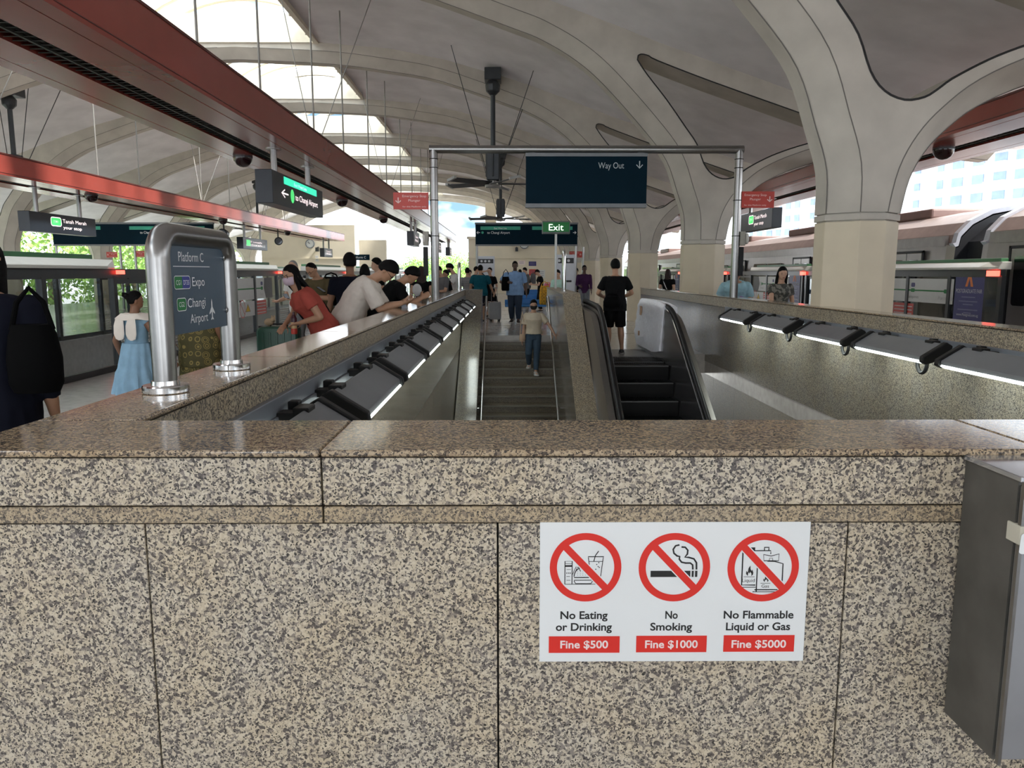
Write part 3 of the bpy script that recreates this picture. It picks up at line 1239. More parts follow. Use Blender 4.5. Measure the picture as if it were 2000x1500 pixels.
def plunger_sign(x0, x1, z0, z1, y, arrow_left, label, cut=False):
    r = thing('emergency_sign', label, 'sign', ((x0 + x1) / 2, y, z0), group='emergency stop plunger signs')
    w, h = x1 - x0, z1 - z0
    mb = MB()
    mb.box(-w / 2, w / 2, -.012, .012, 0, h)
    p_ = mb.build('panel', REDS2, r)
    mb = MB()
    M = face_south(-w / 2, -.0125, 0)
    ax = w * (.14 if arrow_left else .86)
    stroke(mb, [(ax, h * .70), (ax, h * .42)], w * .03, M, 0, .001)
    stroke(mb, [(ax - w * .075, h * .52), (ax, h * .38), (ax + w * .075, h * .52)], w * .03, M, 0, .001)
    tx = w * (.60 if arrow_left else .42)
    put_text(mb, 'Emergency Stop', tx, h * .72, h * .14, M, 0, w=w * .68)
    put_text(mb, 'Plunger', tx, h * .46, h * .14, M, 0, w=w * .34)
    put_text(mb, 'for this Platform only', tx, h * .12, h * .09, M, 0, w=w * .68)
    mb.build('lettering', [INKP], p_, fix=False)
    return r


REDS2 = mat('plunger_red', (.52, .05, .035), .4)
INKP = mat('plunger_ink', (.85, .62, .58), .5)
yy = gY - .02
a, b = P(768, 376, Y=yy), P(837, 409, Y=yy)
plunger_sign(a.x, b.x, b.z, a.z, yy, True, 'red emergency stop plunger sign on the left gantry post')
a, b = P(1449, 374, Y=yy), P(1511, 406, Y=yy)
plunger_sign(a.x, b.x, b.z, a.z, yy, False, 'red emergency stop plunger sign on the right gantry post')
for side, (xa, xb), lab in ((1, (gx1 + .055, gx1 + .19), 'grey emergency plunger box with black conduit on the right gantry post'),
                            (-1, (gx0 - .19, gx0 - .055), 'grey emergency plunger box with black conduit on the left gantry post')):
    r = thing('plunger_box', lab, 'switch box', ((xa + xb) / 2, gY, 1.45), group='plunger boxes')
    w = (xb - xa) / 2
    mb = MB()
    mb.box(-w, w * .3, -.07, .07, .50, .73)
    mb.build('box', mat('box_beige', (.36, .34, .29), .5), r, bevel=.006)
    mb = MB()
    mb.lathe([(.02, 0), (.085, .01), (.095, .03), (.09, .05), (.02, .055)], n=20, M=Matrix.Translation((w * .3 * side, 0, .615)) @ Matrix.Rotation(pi / 2 * side, 4, 'Y'))
    mb.build('dial', mat('box_white', (.7, .68, .62), .4), r, smooth=30)
    mb = MB()
    mb.box(-w, w * .1, -.05, .05, 0, .48)
    mb.build('conduit', BLACKM, r, bevel=.01)

# ---- strip lamps along both inner walls
TUBE = mat('lamp_tube', (.9, .95, .9), .3, emit=(.90, 1.0, .95), estr=5.0)
HOUS = mat('lamp_housing', (.20, .21, .225), 0.35, metal=.3, var=.05)
RAILM = mat('rail_blue_grey', (.20, .215, .245), .35, metal=.4, var=.04)


def strip_lamp(side):
    """side=+1 on left wall (faces +X); origin on the wall face, near end at y=0"""
    L = 1.32
    r = bpy.data.objects.new('strip_lamp', None)
    COL.objects.link(r)
    s = side
    mb = MB()
    prof = [(.10, .05), (.13, .075), (.30, -.03), (.305, -.065), (.285, -.075), (.12, -.02)]
    prof = [(s * a, b) for a, b in prof]
    mb.prism(prof, .06, L - .06, 'y')
    mb.build('housing', HOUS, r, bevel=.006)
    mb = MB()
    ep = [(.085, .06), (.135, .09), (.318, -.025), (.325, -.07), (.29, -.092), (.10, -.03)]
    ep = [(s * a, b) for a, b in ep]
    for a, b in ((0, .06), (L - .06, L)):
        mb = MB()
        mb.prism(ep, a, b, 'y')
        mb.build('end_cap', BLACKM, r, bevel=.008)
    mb = MB()
    mb.prism([(s * .125, -.024), (s * .283, -.079), (s * .278, -.090), (s * .13, -.037)], .08, L - .08, 'y')
    mb.prism([(s * .287, -.078), (s * .307, -.068), (s * .303, -.062), (s * .309, -.064), (s * .313, -.072), (s * .288, -.086)], .08, L - .08, 'y')
    mb.build('tube', TUBE, r)
    for yy in (.25, L - .25):
        mb = MB()
        mb.box(*sorted((s * .005, s * .10)), yy - .05, yy + .05, .02, .06)
        mb.box(*sorted((s * .08, s * .15)), yy - .06, yy + .06, .045, .085)
        mb.build('bracket', BLACKM, r, bevel=.006)
        mb = MB()
        mb.box(*sorted((s * .02, s * .07)), yy + .08, yy + .14, .05, .09)
        mb.build('clip', BLACKM, r, bevel=.006)
    mb = MB()
    lp = [(s * .12, .30 + .0, -.02)] + [(s * .12, .30 + .075 - .075 * cos(radians(a)), -.12 - .075 * sin(radians(a)) * 1.1) for a in range(0, 181, 20)] + [(s * .12, .45, -.02)]
    mb.tube(lp, .017, 8)
    mb.build('cable_loop', BLACKM, r, smooth=True)
    return r


order = ['first', 'second', 'third', 'fourth', 'fifth', 'sixth', 'seventh', 'eighth', 'ninth', 'tenth', 'eleventh']
rail = MB()
rail.box(WX0 - .008, WX0 + .02, WY0, 18.6, .885, .965)
rail.box(WX0 - .01, WX0 + .03, WY0, 18.6, .84, .885)
tag(rail.build('lamp_rail', RAILM, bevel=.004), 'blue grey metal rail under the left coping carrying the strip lamps', 'rail')
rail = MB()
rail.box(WX1 - .02, WX1 + .008, WY0, 12.9, .855, .945)
tag(rail.build('lamp_rail', RAILM, bevel=.004), 'grey metal rail under the right coping carrying the lit strip lamps', 'rail')
lp0 = strip_lamp(1)
ys = [2.25 + 1.49 * i for i in range(10)]
for i, y in enumerate(ys):
    o = lp0 if i == 0 else dup(lp0)
    o.location = (WX0 + .012, y, .84)
    tag(o, 'slim grey strip lamp on the left well wall, %s from the viewer' % order[i], 'wall lamp', 'strip lamps on the left wall')
lp1 = strip_lamp(-1)
ys = [4.62, 6.10, 7.60, 9.22, 10.80, 3.1]
for i, y in enumerate(sorted(ys)):
    o = lp1 if i == 0 else dup(lp1)
    o.location = (WX1 - .014, y, .86)
    tag(o, 'lit strip lamp on the right well wall, %s from the viewer' % order[i], 'wall lamp', 'strip lamps on the right wall')

# ---- stair handrails
for x, lab in ((-.50, 'steel handrail on the left side of the stairs'), (1.0, 'steel handrail on the right side of the stairs')):
    r = thing('stair_handrail', lab, 'handrail', (x, 18.6, 0))
    mb = MB()
    pth = [(0, .55, .55), (0, .6, .80), (0, .52, .92), (0, .3, .92), (0, 0, .92), (0, -6.2, .92 - 6.2 * SLOPE)]
    mb.tube(pth, .024, 12)
    mb.build('rail', CHROME, r, smooth=60)
    mb = MB()
    for k in range(4):
        yy = -.1 - 1.7 * k
        sd = -.09 if x < 0 else .095
        mb.tube([(0, yy, .90 + yy * SLOPE), (sd * .6, yy, .82 + yy * SLOPE), (sd, yy, .82 + yy * SLOPE)], .009, 8)
    mb.build('wall_bracket', CHROME, r)

# ---- escalator
ES = thing('escalator', 'dark escalator with black handrails right of the stairs', 'escalator', (2.19, 14.4, 0))
STEPM = mat('escalator_step_black', (.006, .006, .0065), .5, metal=.2, spec=.2)
COMB = mat('comb_plate_metal', (.20, .20, .20), .28, metal=.9)
PANEL = mat('balustrade_dark', (.20, .185, .17), .28, metal=.7, var=.05)
PANELM = mat('balustrade_steel', (.27, .265, .27), .24, metal=.9, var=.06)
ESL = tan(radians(30))
HY = -1.41


def hinge(y, s2=.10):
    t = y - HY
    return ESL * (t - sqrt(t * t + s2)) / 2


mb = MB()
for i in range(15):
    y1 = -.58 - .40 * i
    z = -.012 if i < 2 else -.03 - .23 * (i - 2) if i < 4 else -.26 - .231 * (i - 3)
    mb.box(-.49, .49, y1 - .40, y1 + .03, z - .34, z, 0)
    for k in range(26):
        x = -.48 + .037 * k
        mb.box(x, x + .014, y1 - .40, y1, z, z + .008, 0)
    mb.box(-.49, .49, y1 - .402, y1 - .385, z - .01, z + .010, 1)
mb.build('step_band', [STEPM, mat('step_edge', (.07, .07, .072), .35, metal=.5)], ES)
mb = MB()
mb.box(-.52, .52, -.58, .82, -.03, .0)
for k in range(12):
    mb.box(-.5, .5, -.52 + .11 * k, -.45 + .11 * k, .0, .004)
mb.box(-.5, .5, -.60, -.56, -.03, .006)
mb.build('comb_plate', COMB, ES)


def bal(xa, xb, z0, z1, nm, mtl, y_hi=1.55, y_lo=-6.6):
    mb = MB()
    rings = []
    ysx = [y_lo + (HY - .7 - y_lo) * i / 5 for i in range(5)] + [HY - .7 + i * .14 for i in range(11)] + [.6, y_hi - .25, y_hi]
    for y in ysx:
        h = hinge(y)
        rings.append([Vector((xa[0], y, z0 + h)), Vector((xb[0], y, z0 + h)), Vector((xb[1], y, z1 + h)), Vector((xa[1], y, z1 + h))])
    mb.loft(rings)
    return mb.build(nm, mtl, ES, smooth=25)


for s, nm in ((-1, 'left'), (1, 'right')):
    bal((s * .495, s * .55), (s * .62, s * .64), -.12, .90, 'balustrade', PANEL if s < 0 else PANELM)
    bal((s * .62, s * .66), (s * .755, s * .755), -.45, .84, 'outer_deck', PANEL)
    P3 = []
    for y in [-6.6 + 4.5 * i / 5 for i in range(5)] + [HY - .7 + i * .14 for i in range(11)] + [.5, 1.3]:
        P3.append((s * .605, y, .95 + hinge(y)))
    e = P3[-1]
    for a in range(20, 181, 20):
        P3.append((s * .605, e[1] + .26 * sin(radians(a)), e[2] - .26 + .26 * cos(radians(a))))
    mb = MB()
    mb.tube(P3, .040, 10)
    mb.build('handrail', BLACKM, ES, smooth=True)
    mb = MB()
    mb.tube([(x - s * .042, y, z - .035) for x, y, z in P3[:-9]], .009, 6)
    mb.build('rail_trim', CHROME, ES, smooth=True)
    mb = MB()
    mb.lathe([(.03, -.05), (.24, -.05), (.24, .05), (.03, .05)], n=28, M=Matrix.Translation((s * .605, 1.30, .66)) @ Matrix.Rotation(pi / 2, 4, 'Y'))
    mb.build('newel', PANELM, ES, bevel=.01)
# white plastic sheet wrapped round the right newel
WRAP = mat('wrinkled_white_plastic', (.80, .81, .86), .25, var=.04, bump=.8, bscale=14)
mb = MB()
rings = []
for j, (y, t) in enumerate([(-1.0, .10), (-.8, .06), (-.3, .0), (.3, .0), (.9, 0), (1.35, .02), (1.55, .10), (1.66, .24)]):
    z1, z0 = .955 - t * .5, .06 + t * .8
    ring = []
    n = 10
    for i in range(n):
        zz = z0 + (z1 - z0) * i / (n - 1)
        ring.append(Vector((.475 + .065 * (i / (n - 1)) - .010 * sin(i * 2.3 + j * 1.7), y, zz)))
    ring.append(Vector((.56, y, z1 + .045)))
    ring.append(Vector((.66, y, z1 + .04)))
    for i in range(n):
        zz = z1 + (z0 - z1) * i / (n - 1)
        ring.append(Vector((.775 + .010 * sin(i * 1.9 + j), y, zz)))
    rings.append(ring)
mb.loft(rings)
wr = mb.build('plastic_wrap', WRAP, ES, smooth=50)
wr['label'] = 'white plastic sheet wrapped round the newel'
TAPE = mat('brown_tape', (.45, .28, .16), .4)
for (y, z, w, h) in ((1.05, .66, .16, .18), (1.1, .25, .10, .09)):
    mb = MB()
    mb.box(.455 + .07 * z, .475 + .07 * z, y, y + w, z, z + h)
    mb.build('tape', TAPE, ES)
# ================================================================ PLATFORM EDGE, TRAIN, SIGNS, FANS, OUTSIDE
PW = mat('psd_white', (.66, .66, .60), .35, var=.03)
PGRN = mat('psd_green', (.06, .20, .085), .4)
PDK = mat('psd_dark_frame', (.02, .022, .024), .3)
PSDG = glass('psd_glass', (.88, .90, .90), density=.15)
BOARD = mat('board_white', (.66, .67, .66), .4, var=.02)
PURP = mat('poster_purple', (.035, .035, .17), .4, var=.06)
GRN = mat('line_green', (.015, .20, .05), .5)
YEL = mat('warning_yellow', (.75, .50, .04), .5)
LGREY = mat('grey_ink', (.10, .10, .10), .5)
LEDR = mat('red_light', (.9, .05, .03), .4, emit=(1, .06, .04), estr=3.0)


def psd(side, x, tip, L, near_light, label, stops, group):
    """screen-door cabin: fixed panels from tip-L to tip, sliding door after it.  side=+1 faces +X"""
    r = thing('screen_door', label, 'platform screen door', (x, tip, 0), group=group)
    s = side

    def bx(m, a, b, y0, y1, z0, z1, mi=0):
        lo, hi = sorted((s * a, s * b))
        m.box(lo, hi, y0, y1, z0, z1, mi)
    mb = MB()
    pr = [(-.16, 1.56), (.22, 1.56), (.225, 1.60), (.02, 1.70), (-.16, 1.70)]
    rings = []
    for y, k in ((-L, .25), (-L + .35, 1), (-.55, 1), (0, .12)):
        rings.append([Vector((s * (a if a < .1 else .02 + (a - .02) * k), y, b)) for a, b in pr])
    mb.loft(rings)
    mb.build('canopy', PW, r, bevel=.01)
    mb = MB()
    bx(mb, -.16, -.02, -L + .1, -.5, 1.70, 1.765)
    mb.build('canopy_strip', PGRN, r, bevel=.008)
    mb = MB()
    bx(mb, -.05, .03, -L, 2.95, 1.42, 1.56)
    bx(mb, -.04, .02, -L, 2.95, 0, .09)
    n = max(2, round(L / 1.7))
    for i in range(n + 1):
        yy = -L + L * i / n
        bx(mb, -.05, .035, yy - .05, yy + .05, 0, 1.45)
    bx(mb, -.05, .035, 2.85, 2.95, 0, 1.45)
    mb.build('frame', PDK, r)
    mb = MB()
    bx(mb, -.005, .0, -L, 0, .09, 1.42)
    gp = mb.build('glass_panel', PSDG, r)
    for k, (a, b) in enumerate(((.08, 1.42), (1.48, 2.84))):
        mb = MB()
        bx(mb, -.045, -.02, a, b, .02, 1.40, 0)
        dr = mb.build('door_leaf', PSDG, r)
        mb = MB()
        for (y0, y1, z0, z1) in ((a, a + .05, .02, 1.40), (b - .05, b, .02, 1.40), (a, b, 1.33, 1.40), (a, b, .02, .08)):
            bx(mb, -.05, -.012, y0, y1, z0, z1)
        mb.build('leaf_frame', PDK, dr)
        mb = MB()
        for i in range(9):
            sz = .030 - .0022 * i
            for j in range(18):
                yy = a + .09 + (b - a - .18) * (j + .5 * (i % 2)) / 17.5
                zz = .55 - .055 * i
                px_ = -.014 * s
                mb.add([(px_, yy - sz, zz), (px_, yy, zz - sz * .8), (px_, yy + sz, zz), (px_, yy, zz + sz * .8)], [(0, 1, 2, 3)])
        mb.build('dot_pattern', PW, dr, fix=False)
    mb = MB()
    yl = -L + .02 if near_light else .05
    bx(mb, .03, .10, yl, yl + (.28 if near_light else .14), 1.44 if near_light else 1.48, 1.54)
    mb.build('warning_light', LEDR, r)
    # boards
    if not stops:
        return r
    M = plane_M((.012 * s, 0, 0), (0, s, 0), (0, 0, 1))
    y_a, y_b = stops['board']
    u0, u1 = (y_a, y_b) if s > 0 else (-y_b, -y_a)
    mb = MB()
    flat(mb, [(u0, .88), (u1, .88), (u1, 1.38), (u0, 1.38)], M, 0)
    ch = .55
    if s > 0:
        flat(mb, [(u1 - ch, .88), (u1, .88), (u1, 1.38), (u1 - ch - .08, 1.38), (u1 - ch - .14, 1.13)], M, 1, .002)
        put_text(mb, 'Tanah Merah', u1 - ch / 2, .96, .06, M, 0, w=.42)
        a0, a1 = u0 + .1, u1 - ch - .3
    else:
        flat(mb, [(u0, .88), (u0 + ch, .88), (u0 + ch + .14, 1.13), (u0 + ch, 1.38), (u0, 1.38)], M, 1, .002)
        a0, a1 = u0 + ch + .4, u1 - .25
        for q in (0, .09):
            stroke(mb, [(u0 + ch + .20 + q, 1.20), (u0 + ch + .25 + q, 1.13), (u0 + ch + .20 + q, 1.06)], .02, M, 2, .003)
    stroke(mb, [(a0, 1.13), (a1, 1.13)], .03, M, 2, .003)
    names = stops['names']
    for i, nm in enumerate(names):
        uu = a0 + (a1 - a0) * ((i + .0) / max(1, len(names) - 1) if len(names) > 1 else .5)
        flat(mb, rrect(uu - .08, uu + .08, 1.09, 1.17, .03, 3), M, 2, .004)
        put_text(mb, nm, uu, .96, .065, M, 1, w=.075 * len(nm) * .8)
        if i == 1 or len(names) == 1:
            flat(mb, rrect(uu - .08, uu + .08, 1.20, 1.29, .03, 3), M, 4, .004)
    mb.build('route_map', [BOARD, LGREY, GRN, REDS, PURP], gp, fix=False)
    mb = MB()
    yw0, yw1 = stops['warn']
    w0, w1 = (yw0, yw1) if s > 0 else (-yw1, -yw0)
    wm = w0 + (w1 - w0) * .56
    flat(mb, [(w0, .50), (wm, .50), (wm, .84), (w0, .84)], M, 0, .002)
    flat(mb, [(wm, .50), (w1, .50), (w1, .84), (wm, .84)], M, 3, .002)
    c = w0 + (wm - w0) * .22
    rr = (wm - w0) * .16
    stroke(mb, [(c + rr * cos(i * pi / 10), .68 + rr * 1.1 * sin(i * pi / 10)) for i in range(20)], .022, M, 3, .004, True)
    stroke(mb, [(c - rr * .7, .68 + rr * .7), (c + rr * .7, .68 - rr * .7)], .02, M, 3, .004)
    c2 = w0 + (wm - w0) * .55
    flat(mb, [(c2 - rr, .60), (c2 + rr, .60), (c2, .79)], M, 1, .003)
    flat(mb, [(c2 - rr * .8, .61), (c2 + rr * .8, .61), (c2, .765)], M, 2, .004)
    for k in range(4):
        put_text(mb, ('DANGER', 'High', 'Voltage', 'Bahaya')[k], w0 + (wm - w0) * .86, .77 - .075 * k, .028, M, 1, w=.12)
        zz = .77 - .075 * k
        stroke(mb, [(wm + .05, zz), (w1 - .06, zz)], .018, M, 0, .004)
    mb.build('warning_notice', [BOARD, LGREY, YEL, REDS2], gp, fix=False)
    if stops.get('poster'):
        mb = MB()
        yp0, yp1 = stops['poster']
        a0, a1 = (yp0, yp1) if s > 0 else (-yp1, -yp0)
        cx = (a0 + a1) / 2
        flat(mb, [(a0, .10), (a1, .10), (a1, 1.54), (a0, 1.54)], M, 0, .012)
        M2 = M @ Matrix.Translation((0, 0, .015))
        flat(mb, [(a0 + .06, .10), (a1 - .14, .10), (a1 - .14, .46), (a0 + .06, .46)], M2, 1)
        flat(mb, [(cx - .13, 1.24), (cx - .05, 1.24), (cx, 1.40), (cx + .05, 1.24), (cx + .13, 1.24), (cx + .05, 1.44), (cx - .05, 1.44)], M2, 2)
        put_text(mb, 'POSTGRADUATE FAIR', cx, 1.12, .075, M2, 1, w=.9 * (a1 - a0))
        put_text(mb, 'www.Postgrad.com.sg', cx, .68, .05, M2, 1, w=.75 * (a1 - a0))
        for zz, w in ((1.04, .55), (.96, .75), (.90, .4), (.80, .8), (.74, .3)):
            stroke(mb, [(cx - w * .4, zz), (cx + w * .4, zz)], .02, M2, 3)
        for zz in (.34, .28, .22):
            stroke(mb, [(cx - .35, zz), (cx + .2, zz)], .022, M2, 3)
        mb.build('poster', [PURP, mat('poster_ink', (.62, .62, .70), .5), mat('poster_orange', (.75, .22, .06), .5), mat('poster_dim', (.20, .20, .36), .5)], gp, fix=False)
    return r


lt = [3.44, 11.94, 20.4, 28.9, 37.4, 45.9]
lw = ['nearest, at the left frame edge', 'behind the girl in the blue dress', 'behind the platform sign, with route map', 'behind the people queueing', 'far along the left edge', 'farthest along the left edge']
for k, t in enumerate(lt):
    psd(1, -6.05, t, 5.5, False, 'glass screen door with white canopy, ' + lw[k],
        dict(board=(-3.9, -.45), names=['Changi', 'Expo'], warn=(-3.0, -1.0)) if k >= 2 else None, 'left platform screen doors')
rt = [(20.2, 6.4, 'nearest, with purple fair poster'), (28.0, 5.2, 'behind the woman in the camouflage shirt'), (36.2, 5.2, 'third from the viewer on the right'),
      (44.5, 5.2, 'fourth from the viewer on the right')]
for k, (t, L, w) in enumerate(rt):
    st_ = dict(board=(-L + 1.45, -L + 5.2 if k == 0 else -.3), names=['Pasir Ris', 'Tampines', 'Simei'][::-1], warn=(-L + 2.9, -L + 4.9), poster=(-L + .45, -L + 1.38))
    psd(-1, 8.85, t, L, True, 'glass screen door before the train, ' + w, st_, 'right platform screen doors')
    if k == 0:
        pass
ol = [10.5, 19.0, 27.5, 36.0, 44.5]
for k, t in enumerate(ol):
    psd(1, -9.95, t, 5.5, False, 'screen door of the opposite platform, %s from the viewer' % order[k],
        None, 'opposite platform screen doors')

# ---- train on the right
TRS = mat('train_silver', (.36, .34, .33), .32, metal=.55, var=.06, scale=3)
TRB = mat('train_roof_brown', (.33, .255, .23), .42, metal=.2, var=.10, scale=4)
TRW = mat('train_white_rim', (.60, .62, .70), .3)
TGL = mat('train_window', (.02, .022, .025), .06, spec=.8)
TDK = mat('train_dark', (.012, .013, .018), .5)
TX = 9.42


def train_car(y0, y1, label, ad):
    r = thing('train_car', label, 'train', (TX, y0, -.05), group='cars of the right hand train')
    L = y1 - y0
    prof = [(0, -.9), (-.02, .6), (.0, 1.6), (.04, 2.14), (.10, 2.16), (.14, 2.36), (.38, 2.62), (.80, 2.84), (1.55, 2.98),
            (2.3, 2.84), (2.72, 2.62), (2.96, 2.36), (3.06, 2.14), (3.1, 1.6), (3.1, -.9)]
    mb = MB()
    lo = prof[:5]
    n = len(prof)
    rings = []
    for y, k in ((0, .97), (.25, 1.0), (L - .25, 1.0), (L, .97)):
        rings.append([Vector((1.55 + (a - 1.55) * k, y, b if b < 0 else b * (.98 if k < 1 else 1))) for a, b in prof])
    v = [p for q in rings for p in q]
    for kk in range(3):
        for i in range(n - 1):
            mi = 0 if prof[i][1] < 2.15 and prof[i + 1][1] < 2.2 else 1
            mb.add([rings[kk][i], rings[kk][i + 1], rings[kk + 1][i + 1], rings[kk + 1][i]], [(0, 1, 2, 3)], mi)
    mb.add(rings[0], [list(range(n))], 2)
    mb.add(rings[-1], [list(range(n))], 2)
    mb.build('body', [TRS, TRB, TDK], r, smooth=25)
    # end rims
    for y in (.0, L - .16):
        mb = MB()
        a = [Vector((1.55 + (p[0] - 1.55) * 1.012, y, p[1] * 1.012)) for p in prof[3:-3]]
        b = [q + Vector((0, .16, 0)) for q in a]
        a2 = [Vector((1.55 + (p[0] - 1.55) * .96, y, p[1] * .97)) for p in prof[3:-3]]
        b2 = [q + Vector((0, .16, 0)) for q in a2]
        m_ = len(a)
        mb.loft([[a[i], b[i], b2[i], a2[i]] for i in range(m_)])
        mb.build('end_rim', TRW, r)
    mb = MB()
    mb.box(.02, .10, .3, L - .3, 2.12, 2.34, 0)
    mb.build('gutter_panel', mat('train_gutter', (.33, .31, .30), .35, metal=.5), r)
    nd = int(L / 5.3)
    for i in range(nd):
        yc_ = 1.75 + (L - 3.5) * i / max(1, nd - 1)
        for d in (-.66, .02):
            mb = MB()
            mb.box(-.045, -.02, yc_ + d, yc_ + d + .64, .0, 2.0)
            dd = mb.build('door', TRS, r, bevel=.01)
            mb = MB()
            mb.prism(rrect(yc_ + d + .12, yc_ + d + .52, .95, 1.85, .07, 4), -.056, -.044, 'x')
            mb.build('door_window', TGL, dd)
        mb = MB()
        mb.box(-.05, -.018, yc_ - .73, yc_ - .67, 0, 2.05)
        mb.box(-.05, -.018, yc_ + .67, yc_ + .73, 0, 2.05)
        mb.box(-.05, -.018, yc_ - .73, yc_ + .73, 2.0, 2.05)
        mb.build('door_seal', TDK, r)
        if i < nd - 1:
            yn = 1.75 + (L - 3.5) * (i + 1) / max(1, nd - 1)
            m_ = (yc_ + yn) / 2
            for w0, w1 in ((m_ - 1.5, m_ - .05), (m_ + .05, m_ + 1.5)):
                mb = MB()
                mb.prism(rrect(w0, w1, .92, 1.88, .09, 4), -.04, -.015, 'x')
                mb.build('window', TGL, r)
    for i in range(3):
        mb = MB()
        yy = L * (i + .55) / 3.3
        mb.box(.9, 2.2, yy - 1.3, yy + 1.3, 2.86, 3.10)
        mb.build('roof_pod', mat('train_roof_unit', (.25, .16, .14), .5), r, bevel=.05)
    return r


train_car(-7.6, 15.5, 'nearest silver train car at the right frame edge', False)
train_car(16.45, 39.5, 'silver train car with brown roof behind the purple poster panel', False)
train_car(40.4, 63, 'farthest silver train car seen between the far columns', False)
mb = MB()
mb.prism([(.35, -.4), (.35, 2.2), (.8, 2.6), (2.3, 2.6), (2.75, 2.2), (2.75, -.4)], 15.45, 16.5, 'y', 0, Matrix.Translation((TX, 0, -.05)))
tag(mb.build('gangway', TDK), 'dark flexible gangway joining the two nearest train cars', 'gangway')

# ---- hanging illuminated signs
LEDG = mat('led_green_band', (.02, .35, .20), .4, emit=(.03, .55, .32), estr=.8)
LEDW = mat('led_white_text', (.8, .7, .7), .4, emit=(1, .82, .82), estr=.7)
LEDB = mat('led_green_badge', (.05, .5, .12), .4, emit=(.08, .7, .18), estr=.5)
LEDN = mat('led_dark_face', (.016, .022, .032), .35)


def hung_sign(x, y0, y1, z0, z1, zt, side, kind, label, thick=.28, cat='sign'):
    """box sign parallel to the track, face towards side*X, on two posts up to zt"""
    r = thing('hanging_sign', label, cat, (x, (y0 + y1) / 2, z0), group='hanging platform signs')
    h, L = z1 - z0, (y1 - y0) / 2
    s = side
    mb = MB()
    mb.box(-thick / 2, thick / 2, -L, L, 0, h)
    bx_ = mb.build('case', LEDN, r, bevel=.01)
    for yy in (-L + .35 * L, L - .35 * L):
        mb = MB()
        mb.tube([(s * thick * .0, yy, h), (s * thick * .0, yy, zt - z0)], .055, 10)
        mb.lathe([(.055, 0), (.13, .0), (.13, .02), (.055, .025)], (0, yy, zt - z0 - .025), 14)
        mb.build('post', STEEL, r, smooth=30)
    M = plane_M((s * (thick / 2 + .004), 0, 0), (0, s, 0), (0, 0, 1))
    mb = MB()
    if kind == 'airport':
        flat(mb, [(-L * .62, h * .70), (L * .70, h * .70), (L * .70, h * .93), (-L * .62, h * .93)], M, 0)
        put_text(mb, 'East West Line', 0.0, h * .755, h * .11, M, 1, w=L * .5)
        yy = h * .40
        stroke(mb, [(-L * .70, yy), (-L * .48, yy)], h * .045, M, 1, .001)
        stroke(mb, [(-L * .60, yy + h * .12), (-L * .71, yy), (-L * .60, yy - h * .12)], h * .045, M, 1, .001)
        flat(mb, [(-L * .33 + .12 * cos(a * pi / 8), yy + .12 * sin(a * pi / 8)) for a in range(16)], M, 2, .001)
        put_text(mb, 'to Changi Airport', L * .26, yy - h * .09, h * .20, M, 1, w=L * .95)
    elif kind == 'station':
        flat(mb, rrect(-L * .42, -L * .12, h * .38, h * .82, .06), M, 2)
        stroke(mb, rrect(-L * .42, -L * .12, h * .38, h * .82, .06), .02, M, 1, .001, True)
        put_text(mb, 'EW', -L * .27, h * .54, h * .13, M, 1, w=L * .14)
        put_text(mb, 'Tanah Merah', L * .30, h * .58, h * .20, M, 1, w=L * .75)
        put_text(mb, 'your stop', L * .22, h * .26, h * .17, M, 1, w=L * .58)
    else:
        flat(mb, [(-L * .8, h * .25), (L * .8, h * .25), (L * .8, h * .85), (-L * .8, h * .85)], M, 3)
        if kind == 'green':
            flat(mb, [(-L * .75, h * .3), (-L * .45, h * .3), (-L * .45, h * .8), (-L * .75, h * .8)], M, 2, .001)
        put_text(mb, 'Tanah', 0, h * .58, h * .16, M, 1, w=L)
        put_text(mb, 'Merah', 0, h * .32, h * .16, M, 1, w=L)
    mb.build('display', [LEDG, LEDW, LEDB, mat('led_grey', (.30, .32, .34), .4)], bx_, fix=False)
    return r


BZ = 3.59
hung_sign(-3.95, 12.85, 16.3, 2.63, 3.17, BZ, 1, 'airport', 'dark sign with glowing green band and Changi Airport text hanging from the near red beam')
hung_sign(-11.6, 18.9, 21.9, 2.50, 2.98, BZ, 1, 'station', 'dark Tanah Merah sign hanging from the orange red beam at left')
hung_sign(7.5, 21.7, 24.6, 2.75, 3.30, BZ, -1, 'station', 'dark Tanah Merah sign hanging beyond the right gantry post')
hung_sign(-11.6, 34.0, 37.4, 2.55, 3.05, BZ, 1, 'green', 'grey hanging display with green panel above the far left doors')
hung_sign(-11.6, 49.0, 51.3, 2.50, 3.05, BZ, 1, 'grey', 'small white hanging display near the left end wall')
hung_sign(-3.95, 32.0, 34.0, 2.62, 3.20, BZ, 1, 'grey', 'hanging display left of the gantry post, nearest of the far ones')
hung_sign(-3.95, 43.5, 45.4, 2.65, 3.20, BZ, 1, 'grey', 'hanging display just right of the gantry post under the red beam')
hung_sign(-3.95, 52.0, 53.8, 2.65, 3.20, BZ, 1, 'grey', 'farthest hanging display under the near red beam')


